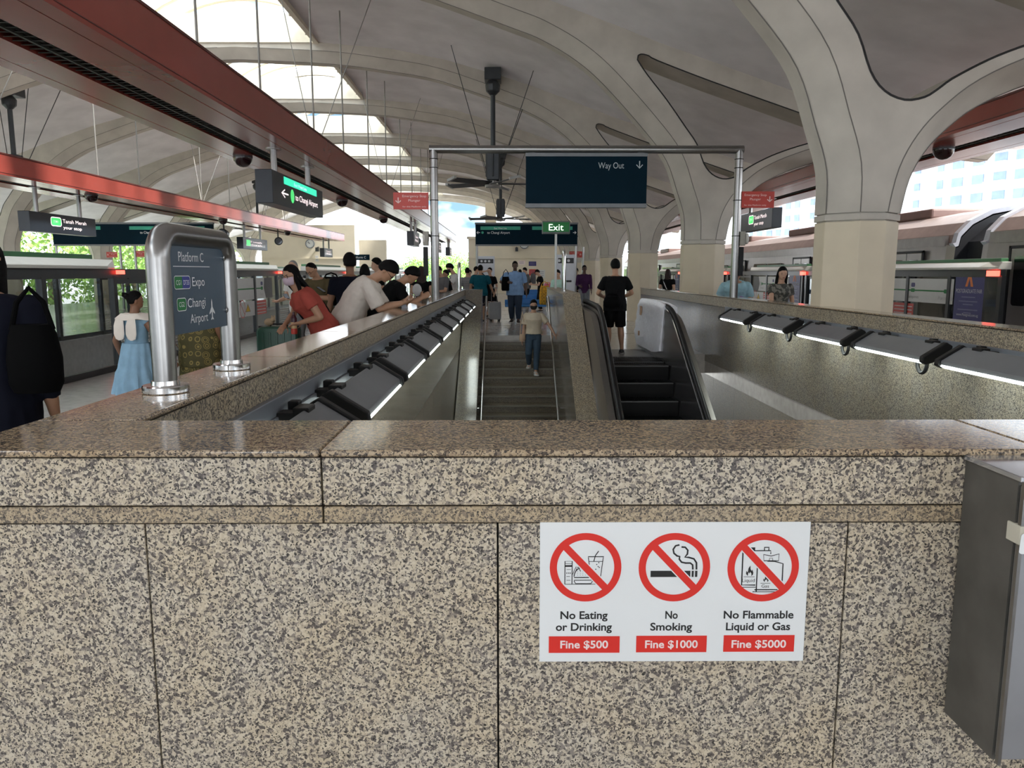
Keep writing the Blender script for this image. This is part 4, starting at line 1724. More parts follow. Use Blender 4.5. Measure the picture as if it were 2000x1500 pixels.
def board_sign(x0, x1, y, z0, z1, left, right, label):
    """big direction board on two floor posts"""
    w = (x1 - x0) / 2
    r = thing('direction_sign', label, 'sign', ((x0 + x1) / 2, y, 0), group='platform direction boards')
    mb = MB()
    mb.box(-w, w, -.07, .07, z0, z1)
    p_ = mb.build('panel', TEAL, r)
    mb = MB()
    mb.box(-w - .02, w + .02, -.09, .09, z1, z1 + .07)
    mb.build('top_rail', SGREY, r)
    mb = MB()
    mb.box(-w - .01, w + .01, -.09, .09, z0 - .04, z0 + .02)
    mb.build('bottom_rail', SGREY, r)
    for x in (-w + .05, w - .05):
        mb = MB()
        mb.tube([(x, 0, 0), (x, 0, z0)], .05, 10)
        mb.build('post', STEEL, r)
    M = face_south(0, -.072, 0)
    mb = MB()
    h = z1 - z0
    for (a, b, txt) in left:
        flat(mb, [(-w + 2 * w * a, z0 + h * .73), (-w + 2 * w * b, z0 + h * .73), (-w + 2 * w * b, z0 + h * .90), (-w + 2 * w * a, z0 + h * .90)], M, 0)
        put_text(mb, 'East West Line', -w + w * (a + b), z0 + h * .77, h * .085, M @ Matrix.Translation((0, 0, .002)), 1, w=min(.5, 2 * w * (b - a) * .7))
        if txt:
            put_text(mb, txt, -w + 2 * w * (a + .065), z0 + h * .54, h * .12, M, 1, 'L', w=.9)
    ay = z0 + h * .6
    if right:
        stroke(mb, [(-w + .06, ay), (-w + .18, ay)], .025, M, 1)
        stroke(mb, [(-w + .11, ay + .05), (-w + .055, ay), (-w + .11, ay - .05)], .025, M, 1)
        flat(mb, [(-w + .28 + .05 * cos(a * pi / 8), ay + .05 * sin(a * pi / 8)) for a in range(16)], M, 0)
        stroke(mb, [(w - .06, ay), (w - .18, ay)], .025, M, 1)
        stroke(mb, [(w - .11, ay + .05), (w - .055, ay), (w - .11, ay - .05)], .025, M, 1)
    mb.build('lettering', [mat('teal_band', (.03, .33, .22), .5), INKW], p_, fix=False)


board_sign(-1.24, 2.80, 31.0, 2.60, 3.40, [(.05, .44, 'to Changi Airport'), (.555, .95, None)], True,
           'wide dark teal direction board to Changi Airport standing beyond the stairs')
board_sign(-17.9, -11.6, 31.0, 2.60, 3.40, [(.05, .30, None), (.48, .95, 'to Changi Airport')], False,
           'wide dark teal direction board on the opposite platform behind the steel loop')

# ---- exit sign on a pole standing on the middle wall
ex = P(1085, 560, Y=19.6)
r = thing('exit_sign', 'green lit Exit sign on a slim pole at the top of the stairs', 'sign', (ex.x, 19.6, CAPZ + .012))
a, b = P(1059, 433, Y=19.6), P(1113, 458, Y=19.6)
w, z0, z1 = (b.x - a.x) / 2, b.z - CAPZ, a.z - CAPZ
mb = MB()
mb.tube([(0, 0, 0), (0, 0, z0)], .03, 12)
mb.build('pole', mat('pole_grey', (.55, .56, .55), .4, metal=.4), r, smooth=True)
mb = MB()
mb.box(-w, w, -.06, .06, z0, z1)
cs = mb.build('case', mat('exit_case', (.12, .14, .13), .4), r, bevel=.008)
mb = MB()
M = face_south(0, -.062, 0)
flat(mb, [(-w + .02, z0 + .05), (w - .02, z0 + .05), (w - .02, z1 - .03), (-w + .02, z1 - .03)], M, 0)
put_text(mb, 'Exit', 0, z0 + .085, .16, M @ Matrix.Translation((0, 0, .003)), 1, w=w * 1.05)
mb.build('display', [mat('exit_green', (.004, .10, .02), .4, emit=(.005, .16, .03), estr=.12), mat('exit_white', (.8, .9, .8), .4, emit=(.8, 1, .8), estr=.9)], cs, fix=False)

# ---- steel hoops on the parapet ends
for x, y, z0, h, lab in ((1.22, 16.6, CAPZ + .012, .85, 'steel hoop post on the middle wall beside the exit sign pole'), (-1.14, 18.6, CAPZ, .62, 'steel hoop post at the far end of the left parapet')):
    r = thing('hoop_post', lab, 'post', (x, y, z0), group='steel hoop posts')
    mb = MB()
    mb.tube([(-.0, -.12, 0), (0, -.12, h - .12)] + [(0, -.12 * cos(radians(a)), h - .12 + .12 * sin(radians(a))) for a in range(20, 180, 20)] + [(0, .12, h - .12), (0, .12, 0)], .035, 12)
    mb.build('tube', CHROME, r, smooth=True)
    for yy in (-.12, .12):
        mb = MB()
        mb.lathe([(.06, 0), (.06, .02), (.035, .022)], (0, yy, 0), 18)
        mb.build('flange', CHROME, r)

# ---- information pylons, benches, bins
PYW = mat('pylon_white', (.70, .72, .78), .4, var=.03)


def pylon(x0, x1, y, h, label, dark):
    w = (x1 - x0) / 2
    r = thing('information_pylon', label, 'information board', ((x0 + x1) / 2, y, 0), group='information pylons')
    mb = MB()
    mb.box(-w, w, -.12, .12, .08, h)
    p_ = mb.build('board', PYW, r, bevel=.02)
    mb = MB()
    mb.box(-w - .03, w + .03, -.15, .15, 0, .08)
    mb.build('base', SGREY, r)
    mb = MB()
    M = face_south(0, -.123, 0)
    flat(mb, [(-w + .05, h - .30), (w - .05, h - .30), (w - .05, h - .12), (-w + .05, h - .12)], M, 0)
    for i in range(3):
        flat(mb, [(w - .55 + .16 * i + .05 * cos(a * pi / 6), h - .21 + .05 * sin(a * pi / 6)) for a in range(12)], M, 1, .002)
    flat(mb, [(-.2, h - .95), (.2, h - .95), (.2, h - .88), (-.2, h - .88)], M, 0)
    mb.build('print', [mat('pylon_black', (.02, .02, .025), .4), INKW], p_, fix=False)


a, b = P(930, 500, Y=33), P(966, 500, Y=33)
pylon(a.x, b.x, 33, 2.2, 'white information pylon left of the stairs below the direction board', True)
a, b = P(1087, 497, Y=27), P(1123, 497, Y=27)
pylon(a.x, b.x, 27, 2.13, 'white information pylon behind the exit sign pole', True)

BLUE = mat('bench_blue', (.035, .20, .52), .35, var=.04)
for i, (px, py, Yb, w) in enumerate(((1042, 603, 25.5, .95), (1042, 575, 31.0, .85), (1038, 563, 36.0, .8), (1040, 555, 41, .8))):
    c = P(px, py, Y=Yb)
    r = thing('bench', 'blue topped platform bench, %s from the stairs' % order[i], 'bench', (c.x, Yb, 0), group='blue benches')
    mb = MB()
    mb.box(-w, w, -.28, .28, .40, .46)
    mb.build('seat', BLUE, r, bevel=.02)
    mb = MB()
    mb.box(-w, w, .24, .30, .46, .62)
    mb.build('backrest', BLUE, r, bevel=.015)
    for sx in (-.7, .7):
        mb = MB()
        mb.box(sx * w - .05, sx * w + .05, -.22, .22, 0, .40)
        mb.build('leg', SGREY, r)

# ---- ceiling fans
FANM = mat('fan_dark_grey', (.045, .05, .055), .4, metal=.4)


def make_fan(x, y, zh, label, a0):
    r = thing('ceiling_fan', label, 'fan', (x, y, zh), group='large ceiling fans')
    zt = roof_z(x) - zh - .25
    mb = MB()
    mb.tube([(0, 0, .9), (0, 0, zt)], .075, 10)
    mb.build('rod', FANM, r, smooth=True)
    mb = MB()
    mb.box(-.24, .24, -.10, .5, zt - .02, zt + .32)
    mb.lathe([(.08, 0), (.2, .12), (.22, .3), (.12, .42)], (0, 0, zt - .45), 12)
    mb.build('mount', FANM, r, bevel=.02)
    mb = MB()
    mb.box(-.19, .19, -.19, .19, .10, .95)
    for k in range(4):
        mb.box(-.03, .03, -.22, .22, .2, .9, 0, Matrix.Rotation(k * pi / 4, 4, 'Z'))
    mb.build('motor', FANM, r, bevel=.03)
    mb = MB()
    mb.lathe([(.05, -.10), (.22, -.09), (.24, -.02), (.10, .0), (.10, .1)], n=20)
    mb.build('hub', mat('fan_hub', (.32, .31, .30), .3, metal=.7), r, smooth=30)
    for k in range(5):
        R = Matrix.Rotation(a0 + k * 2 * pi / 5, 4, 'Z')
        T = Matrix.Rotation(radians(13), 4, 'X')
        mb = MB()
        mb.box(.15, 1.5, -.16, .16, -.012, .012, 0, R @ Matrix.Translation((0, 0, .02)) @ T)
        bl = mb.build('blade', FANM, r, bevel=.008)
        mb = MB()
        mb.box(1.5, 1.58, -.17, .17, -.02, .05, 0, R @ Matrix.Translation((0, 0, .02)) @ T)
        mb.build('tip', mat('fan_tip', (.42, .43, .42), .4), bl)
    for k in range(4):
        sx, sy = ((1, .3), (-1, .3), (1, -.9), (-1, -.9))[k]
        bz = roof_z(x + sx * 1.15) - zh + (.05 if k < 2 else -.02)
        mb = MB()
        mb.tube([(sx * .16, sy * .05, .25), (sx * 1.15, sy * 1.6 + .8, bz + .2)], .012, 6)
        mb.build('stay_wire', FANM, r)


make_fan(-.40, 23.2, 4.08, 'dark ceiling fan behind the gantry crossbar, nearest on the platform', 2.62)
make_fan(-.30, 38.2, 4.10, 'dark ceiling fan above the direction board', .4)
make_fan(-15.6, 25.2, 4.25, 'dark ceiling fan at the upper left above the orange red beam', .9)
make_fan(-15.6, 49.2, 4.2, 'dark ceiling fan left of the hanging Changi Airport sign', 1.3)

# ---- rods that carry the beams, dome cameras, small cameras, loudspeakers
RODM = mat('rod_grey', (.30, .29, .27), .5, metal=.4)
for x, ztop_, ys_, words in ((-4.35, 4.13, (8.6, 11.4, 14.2, 18.0, 21.2, 25.0, 28.6, 32.4, 36.2, 40, 43.6), 'near'), (-11.6, 4.05, (9.5, 11.5, 15.6, 17.4, 22.5, 25, 30, 33, 37.8, 41, 45), 'far')):
    for i, y in enumerate(ys_):
        r = thing('hanger_rod', 'thin steel rod from the roof to the %s red beam, %s from the viewer' % (words, order[i % 11]), 'rod', (x, y, ztop_ ), group='hanger rods of the %s beam' % words)
        mb = MB()
        zr = roof_z(x)
        if zr > 8.1:
            zr = 8.22
        mb.tube([(0, 0, 0), (0, 0, zr + .25 - ztop_)], .020, 8)
        mb.build('rod', RODM, r)
        mb = MB()
        mb.lathe([(.05, 0), (.05, .04), (.03, .06), (.02, .12)], n=10)
        mb.build('anchor', RODM, r)
        if i % 3 == 0:
            for sx in (-1, 1):
                mb = MB()
                mb.tube([(0, 0, .02), (sx * 1.1, 1.6, roof_z(x + sx * 1.1) + .15 - ztop_ - .1)], .010, 6)
                mb.build('brace_wire', RODM, r)
DOME = mat('dome_dark', (.02, .005, .006), .12)
for x, y, lab in ((-4.75, 14.3, 'nearest under the near red beam'), (-4.75, 22.7, 'second under the near red beam'), (-4.75, 30.2, 'third under the near red beam'),
                  (7.35, 13.3, 'under the right beam above the train'), (7.35, 23.0, 'under the right beam between the columns'),
                  (-11.2, 21.3, 'beside the Tanah Merah sign at left'), (-11.2, 31, 'under the orange red beam, middle'), (-11.2, 40, 'under the orange red beam, far')):
    r = thing('dome_camera', 'dark dome camera ' + lab, 'camera', (x, y, 3.58), group='dome cameras')
    mb = MB()
    mb.lathe([(.10, .0), (.165, -.03), (.16, -.08), (.12, -.15), (.06, -.185), (.005, -.195)], n=18)
    mb.build('dome', DOME, r, smooth=True)
    mb = MB()
    mb.lathe([(.17, .0), (.17, -.03), (.12, -.032)], n=18)
    mb.build('ring', FANM, r)
for x, y, rz, lab in ((-11.4, 31.6, 0, 'grey loudspeaker under the orange red beam'), (-11.4, 39.0, .4, 'second grey loudspeaker under the orange red beam'), (-4.5, 39, .2, 'dark loudspeaker under the near beam left of the gantry post')):
    r = thing('loudspeaker', lab, 'loudspeaker', (x, y, 3.58), rz, 'loudspeakers')
    mb = MB()
    mb.tube([(0, 0, 0), (0, 0, -.4)], .03, 8)
    mb.build('stem', FANM, r)
    mb = MB()
    mb.lathe([(.14, -.02), (.20, .0), (.20, .08), (.14, .42), (.05, .48)], n=18, M=Matrix.Translation((0, -.2, -.52)) @ Matrix.Rotation(-pi / 2, 4, 'X'))
    mb.build('horn', FANM, r, smooth=30)
    mb = MB()
    mb.lathe([(.005, -.03), (.15, -.03), (.15, .0)], n=18, M=Matrix.Translation((0, -.2, -.52)) @ Matrix.Rotation(-pi / 2, 4, 'X'))
    mb.build('grille', mat('speaker_grille', (.14, .16, .19), .4), r)

# ---- clocks and small things on the end walls
def clock(x, y, z, R, label):
    r = thing('wall_clock', label, 'clock', (x, y, z), group='platform clocks')
    A = Matrix.Rotation(pi / 2, 4, 'X')
    mb = MB()
    mb.lathe([(R * .9, 0), (R, .0), (R, .08), (R * .88, .10), (R * .86, .06)], n=28, M=A)
    mb.build('rim', mat('clock_rim', (.10, .13, .17), .35), r)
    mb = MB()
    mb.lathe([(R * .87, .0), (R * .87, .06), (.001, .062)], n=28, M=A)
    mb.build('face', WHITE, r)
    M = face_south(0, -.066, 0)
    mb = MB()
    stroke(mb, [(0, 0), (-R * .5, R * .32)], R * .09, M)
    stroke(mb, [(0, 0), (-R * .45, R * .62)], R * .06, M, 0, .002)
    for k in range(12):
        a = k * pi / 6
        stroke(mb, [(R * .68 * cos(a), R * .68 * sin(a)), (R * .80 * cos(a), R * .80 * sin(a))], R * .05, M)
    mb.build('hands', INK, r, fix=False)


c = P(605, 476, Y=55.9)
clock(c.x, 55.99, c.z, .32, 'round white clock on the left end wall')
c = P(1024, 477, Y=56.9)
clock(c.x, 56.99, c.z, .34, 'round white clock on the end wall below the direction board')
for px, py, Y_, wd, h, m_, nm, lab in ((1040, 515, 57.0, .55, .32, PURP, 'wall_poster', 'blue poster on the end wall'), (1040, 532, 57.0, .5, .45, REDS2, 'wall_poster', 'red poster on the end wall under the blue one'),
                                   (1019, 513, 57.0, .5, .30, PINKW, 'wall_poster', 'pale red notice on the end wall beside the blue poster'),
                                   (1058, 535, 57.0, .5, .6, BOARD, 'wall_poster', 'white and grey poster on the end wall at right'),
                                   (619, 505, 56.0, .22, .42, BOARD, 'wall_poster', 'small white notice on the left end wall under the clock')):
    wd, h = wd * .5, h * .5
    c = P(px, py, Y=Y_)
    r = thing(nm, lab, 'poster', (c.x, Y_, c.z), group='notices on the end walls')
    mb = MB()
    mb.box(-wd, wd, -.02, 0, -h, h)
    p_ = mb.build('sheet', m_, r)
    M = face_south(0, -.023, 0)
    mb = MB()
    for k in range(3):
        stroke(mb, [(-wd * .7, h * (.5 - .45 * k)), (wd * .6, h * (.5 - .45 * k))], h * .12, M)
    mb.build('print', mat('print_grey', (.22, .2, .3), .6), p_, fix=False)
for px, py, Y_, lab in ((622, 487, 56.0, 'left end wall'), (1009, 487, 57.0, 'end wall below the direction board')):
    c = P(px, py, Y=Y_)
    r = thing('wall_camera', 'small dark camera on the ' + lab, 'camera', (c.x, Y_ - .02, c.z), group='wall cameras')
    mb = MB()
    mb.box(-.10, .10, -.5, -.1, -.16, .12)
    mb.build('body', FANM, r)
    mb = MB()
    mb.tube([(0, 0, .15), (0, -.25, .1)], .05, 8)
    mb.build('arm', FANM, r)
a, b = P(690, 497, Y=55.8), P(711, 508, Y=55.8)
r = thing('platform_name_board', 'dark teal board on the left end wall behind the man in black', 'sign', ((a.x + b.x) / 2, 55.98, b.z), group='notices on the end walls')
mb = MB()
mb.box(-.75, .75, -.05, .02, 0, a.z - b.z)
mb.build('panel', TEAL, r)
mb = MB()
put_text(mb, 'Platform C', 0, .12, .16, face_south(0, -.055, 0), 0, w=1.0)
mb.build('lettering', INKW, r, fix=False)
plunger_sign(P(1112, 495, Y=34).x, P(1137, 495, Y=34).x, P(1120, 503, Y=34).z, P(1120, 491, Y=34).z, 34, False, 'small red emergency plunger sign beyond the exit sign')
plunger_sign(P(208, 495, Y=31.2).x, P(229, 495, Y=31.2).x, P(220, 503, Y=31.2).z, P(220, 492, Y=31.2).z, 31.2, True, 'red emergency plunger sign on the opposite platform, left one')
plunger_sign(P(266, 495, Y=31.2).x, P(287, 495, Y=31.2).x, P(280, 502, Y=31.2).z, P(280, 490, Y=31.2).z, 31.2, False, 'red emergency plunger sign on the opposite platform, right one')
for x in (P(233, 480, Y=31.2).x, P(262, 480, Y=31.2).x, P(1139, 490, Y=34).x):
    mb = MB()
    mb.tube([(x, 31.24 if x < 0 else 34.04, 0), (x, 31.24 if x < 0 else 34.04, 2.62)], .05, 10)
    tag(mb.build('sign_post', STEEL, smooth=True), 'slim steel post carrying a red emergency plunger sign', 'post', 'posts of the plunger signs')

# ---- outside: apartment block, trees, hill
BLD = mat('apartment_white', (.82, .83, .84), .8, var=.02)
BWIN = mat('apartment_window', (.22, .30, .55), .3, var=.15, scale=.5)
A0, A1 = Vector((86, 118, 0)), Vector((52, 250, 0))
d = (A1 - A0)
LB = d.length
d.normalize()
nrm = Vector((d.y, -d.x, 0)) * -1      # towards the station
ang = atan2(d.y, d.x)
blk = thing('apartment_block', 'white apartment block with blue windows beyond the train', 'building', (A0.x, A0.y, -9), ang)
mb = MB()
mb.box(-45, LB, -14, 0, 0, 62)
for k in range(20):
    mb.box(-45, LB, 0, .25, 3.1 * k - .12, 3.1 * k + .12)
mb.build('wall', BLD, blk)
nwin = 0
rw = random.Random(3)
for f in range(6, 10):
    x = 2.0
    while x < 92 and nwin < 98 * 2:
        typ = int(x / 11) % 3
        z = 3.1 * f + .9
        if True:
            mb = MB()
            ww = (1.9, 2.4, 1.4)[typ]
            mb.box(x, x + ww, .0, .16, z, z + 1.55)
            w_ = mb.build('window', BWIN, blk)
            nwin += 1
        x += (3.6, 4.4, 5.5)[typ]
        if nwin >= 96:
            break
for i in range(5):
    x = 3 + i * 16.5
    for f in range(3, 13):
        mb = MB()
        mb.box(x + 9, x + 13, .2, 1.5, 3.1 * f - .1, 3.1 * f + .9)
        mb.build('balcony', BLD, blk)

LEAF = mat('tree_leaves_bright', (.26, .42, .10), .7, var=.55, scale=1.3)
LEAF2 = mat('tree_leaves_mid', (.16, .32, .09), .7, var=.5, scale=1.1)
BARK = mat('bark', (.16, .12, .09), .9)


def make_tree(name_label, x, y, z, H, R, seed, leaf):
    rr = random.Random(seed)
    r = thing('tree', name_label, 'tree', (x, y, z), group='trees outside the station')
    mb = MB()
    mb.tube([(0, 0, 0), (.1, 0, H * .3), (0, .1, H * .6)], [.35, .28, .16], 8)
    mb.build('trunk', BARK, r)
    mb = MB()
    cl = []
    for i in range(16):
        a = rr.random() * 2 * pi
        q = rr.random() ** .5 * R * .75
        cl.append((q * cos(a), q * sin(a), H * (.42 + .5 * rr.random()), R * (.3 + .25 * rr.random())))
    for (cx, cy, cz, cr) in cl:
        for j in range(240):
            u = Vector((rr.gauss(0, 1), rr.gauss(0, 1), rr.gauss(0, 1))).normalized()
            p = Vector((cx, cy, cz)) + u * cr * (.75 + .3 * rr.random())
            s = .11 + .17 * rr.random()
            a = Vector((rr.gauss(0, 1), rr.gauss(0, 1), rr.gauss(0, 1))).normalized()
            t1 = u.cross(a).normalized()
            t1 = (t1 + u * rr.uniform(-.5, .5)).normalized()
            t2 = u.cross(t1).normalized()
            mb.add([p - t1 * s, p - t2 * s * .6, p + t1 * s, p + t2 * s * .6], [(0, 1, 2, 3)])
    mb.build('crown', leaf, r, fix=False)
    return r


t0 = make_tree('bright green tree outside at the far left frame edge', -34, 26, -8, 14, 5.5, 1, LEAF)
t1 = make_tree('bright green tree outside between the left columns', -35, 36, -8, 14.5, 6, 2, LEAF)
t2 = make_tree('mid green tree outside behind the left direction board', -34, 47, -8, 13.5, 5.5, 3, LEAF2)
spots = [(t0, -46, 40, 'tree outside behind the left emergency sign'), (t1, -34, 58, 'tree outside behind the right emergency sign of the opposite platform'),
         (t0, -33, 69, 'tree outside behind the steel loop sign'), (t2, -34, 80, 'tree outside left of the left end wall'),
         (t1, -35, 92, 'tree outside behind the left end wall'), (t0, -47, 27, 'second row tree outside at far left'), (t2, -46, 53, 'second row tree outside behind the opposite platform'),
         (t1, -34, 14, 'tree outside left of the picture edge')]
for i, (src, x, y, lab) in enumerate(spots):
    dup(src, (x, y, -8 + (i % 3) * .4), rotz=i * 1.3, label='bright green ' + lab)
for i, (x, y, h) in enumerate(((-40, 175, 11), (-32, 172, 12.5), (-25, 178, 13.5), (-18, 172, 15), (-11, 176, 16), (-4, 180, 16), (-14, 190, 17), (-46, 180, 10.5))):
    o = dup(t0 if i % 2 else t1, (x, y, -9), rotz=i, label='hazy green tree far beyond the open end, %s of its row' % order[i], group='trees beyond the open end')
    o.scale = (1.0, 1.0, h / 15)
# ================================================================ PEOPLE
SKINS = dict(light=(.56, .34, .235), tan=(.42, .235, .145), brown=(.235, .115, .065), dark=(.085, .045, .03))


def skin(t):
    return mat('skin_' + t, SKINS[t], .5, var=.05, scale=14)


def cloth(name, col, rough=.85, var=.10):
    return mat('cloth_' + name, col, rough, var=var, scale=11, bump=.12, bscale=22, spec=.12)


HAIRB = mat('hair_black', (.004, .0035, .0035), .6, var=.3, scale=60, bump=.3, bscale=160, spec=.12)
HAIRN = mat('hair_brown', (.025, .011, .008), .45, var=.3, scale=60, bump=.3, bscale=160, spec=.25)
HAIRG = mat('hair_grey', (.26, .25, .24), .5, var=.3, scale=60, bump=.5, bscale=160)
EYEM = mat('eye_dark', (.012, .01, .01), .2)
LIP = mat('lip', (.27, .09, .075), .5)


TMP = bpy.data.scenes.new('work')      # scratch scene where meshes are fused, removed at the end


def remesh(mb, voxel, smooth=3):
    me = bpy.data.meshes.new('r')
    me.from_pydata(mb.v, [], mb.f)
    bm = bmesh.new()
    bm.from_mesh(me)
    bmesh.ops.recalc_face_normals(bm, faces=bm.faces)
    bm.to_mesh(me)
    bm.free()
    ob = bpy.data.objects.new('r', me)
    TMP.collection.objects.link(ob)
    md = ob.modifiers.new('v', 'REMESH')
    md.mode = 'VOXEL'
    md.voxel_size = voxel
    if smooth:
        ms = ob.modifiers.new('s', 'SMOOTH')
        ms.factor = .5
        ms.iterations = smooth
    vl = TMP.view_layers[0]
    vl.update()
    out = bpy.data.meshes.new_from_object(ob.evaluated_get(vl.depsgraph))
    bpy.data.objects.remove(ob)
    bpy.data.meshes.remove(me)
    out.shade_smooth()
    return out


def folds(me, f):
    n = len(me.vertices)
    co, no = [0.0] * (3 * n), [0.0] * (3 * n)
    me.vertices.foreach_get('co', co)
    me.vertices.foreach_get('normal', no)
    for i in range(0, 3 * n, 3):
        k = f(Vector(co[i:i + 3]))
        co[i] += no[i] * k
        co[i + 1] += no[i + 1] * k
        co[i + 2] += no[i + 2] * k
    me.vertices.foreach_set('co', co)
    me.update()


def put(me, name, mt, parent):
    me.name = name
    me.materials.clear()
    me.materials.append(mt)
    o = bpy.data.objects.new(name, me)
    COL.objects.link(o)
    o.parent = parent
    return o


def cap_tube(mb, pts, rs, n=12, ends=True):
    """round-ended tapered tube"""
    pts = [Vector(p) for p in pts]
    if ends:
        d0 = (pts[0] - pts[1]).normalized()
        d1 = (pts[-1] - pts[-2]).normalized()
        P2 = [pts[0] + d0 * rs[0] * .9, pts[0] + d0 * rs[0] * .6] + pts + [pts[-1] + d1 * rs[-1] * .6, pts[-1] + d1 * rs[-1] * .9]
        R2 = [rs[0] * .35, rs[0] * .78] + list(rs) + [rs[-1] * .78, rs[-1] * .35]
    else:
        P2, R2 = pts, rs
    mb.tube(P2, R2, n)


def ik(a, t, l1, l2, pole):
    a, t, pole = Vector(a), Vector(t), Vector(pole)
    d = t - a
    D = min(d.length, (l1 + l2) * .999)
    d.normalize()
    t = a + d * D
    x = (l1 * l1 - l2 * l2 + D * D) / (2 * D)
    h = sqrt(max(0, l1 * l1 - x * x))
    p = pole - d * pole.dot(d)
    if p.length < 1e-5:
        p = Vector((0, 1, 0)) - d * d.y
    p.normalize()
    return a + d * x + p * h, t


def hand(mb, w, d, nrm, side, H, curl=.35, vox=.01):
    d = d.normalized()
    nrm = (nrm - d * nrm.dot(d)).normalized()
    l = d.cross(nrm).normalized()           # towards one edge
    k = H
    R = Matrix((l, d, nrm)).transposed()
    M4 = R.to_4x4()
    mb.ell(w + d * .026 * k, (.0225 * k, .032 * k, .0115 * k), 12, 8, 0, M4)
    th = 1 if side > 0 else -1               # thumb edge
    fr = max(.0046 * k, vox * .95)
    for i, (off, ln) in enumerate(((.016, .040), (.0055, .045), (-.0055, .042), (-.016, .033))):
        p = w + d * .050 * k + l * (off * th * k * 1.08)
        pts = [p - d * .012 * k]
        a = curl * .4
        for s_, f in ((0, .45), (1, .33), (2, .25)):
            v = d * cos(a) + nrm * sin(a) + l * (off * th * 3.2)
            pts.append(pts[-1] + v.normalized() * ln * k * f + (d * .012 * k if s_ == 0 else Vector()))
            a += curl * (.9 + .12 * i)
        cap_tube(mb, pts, [fr * 1.05, fr, fr * .93, fr * .8], 8)
    b = w + d * .014 * k + l * (.016 * th * k) + nrm * .004 * k
    p1 = b + (d * .6 + l * th * .75 + nrm * .35).normalized() * .028 * k
    p2 = p1 + (d * .9 + l * th * .25 + nrm * (.3 + curl * .4)).normalized() * .022 * k
    cap_tube(mb, [b, p1, p2], [fr * 1.35, fr * 1.15, fr * .9], 8)


TORSO = [(.468, .060, .050, 0), (.49, .088, .064, -.004), (.525, .097, .071, -.008), (.565, .091, .066, -.004), (.62, .078, .057, .002), (.68, .084, .061, .002),
         (.735, .094, .066, .004), (.785, .096, .058, -.002), (.812, .076, .046, -.006), (.835, .040, .036, -.004)]


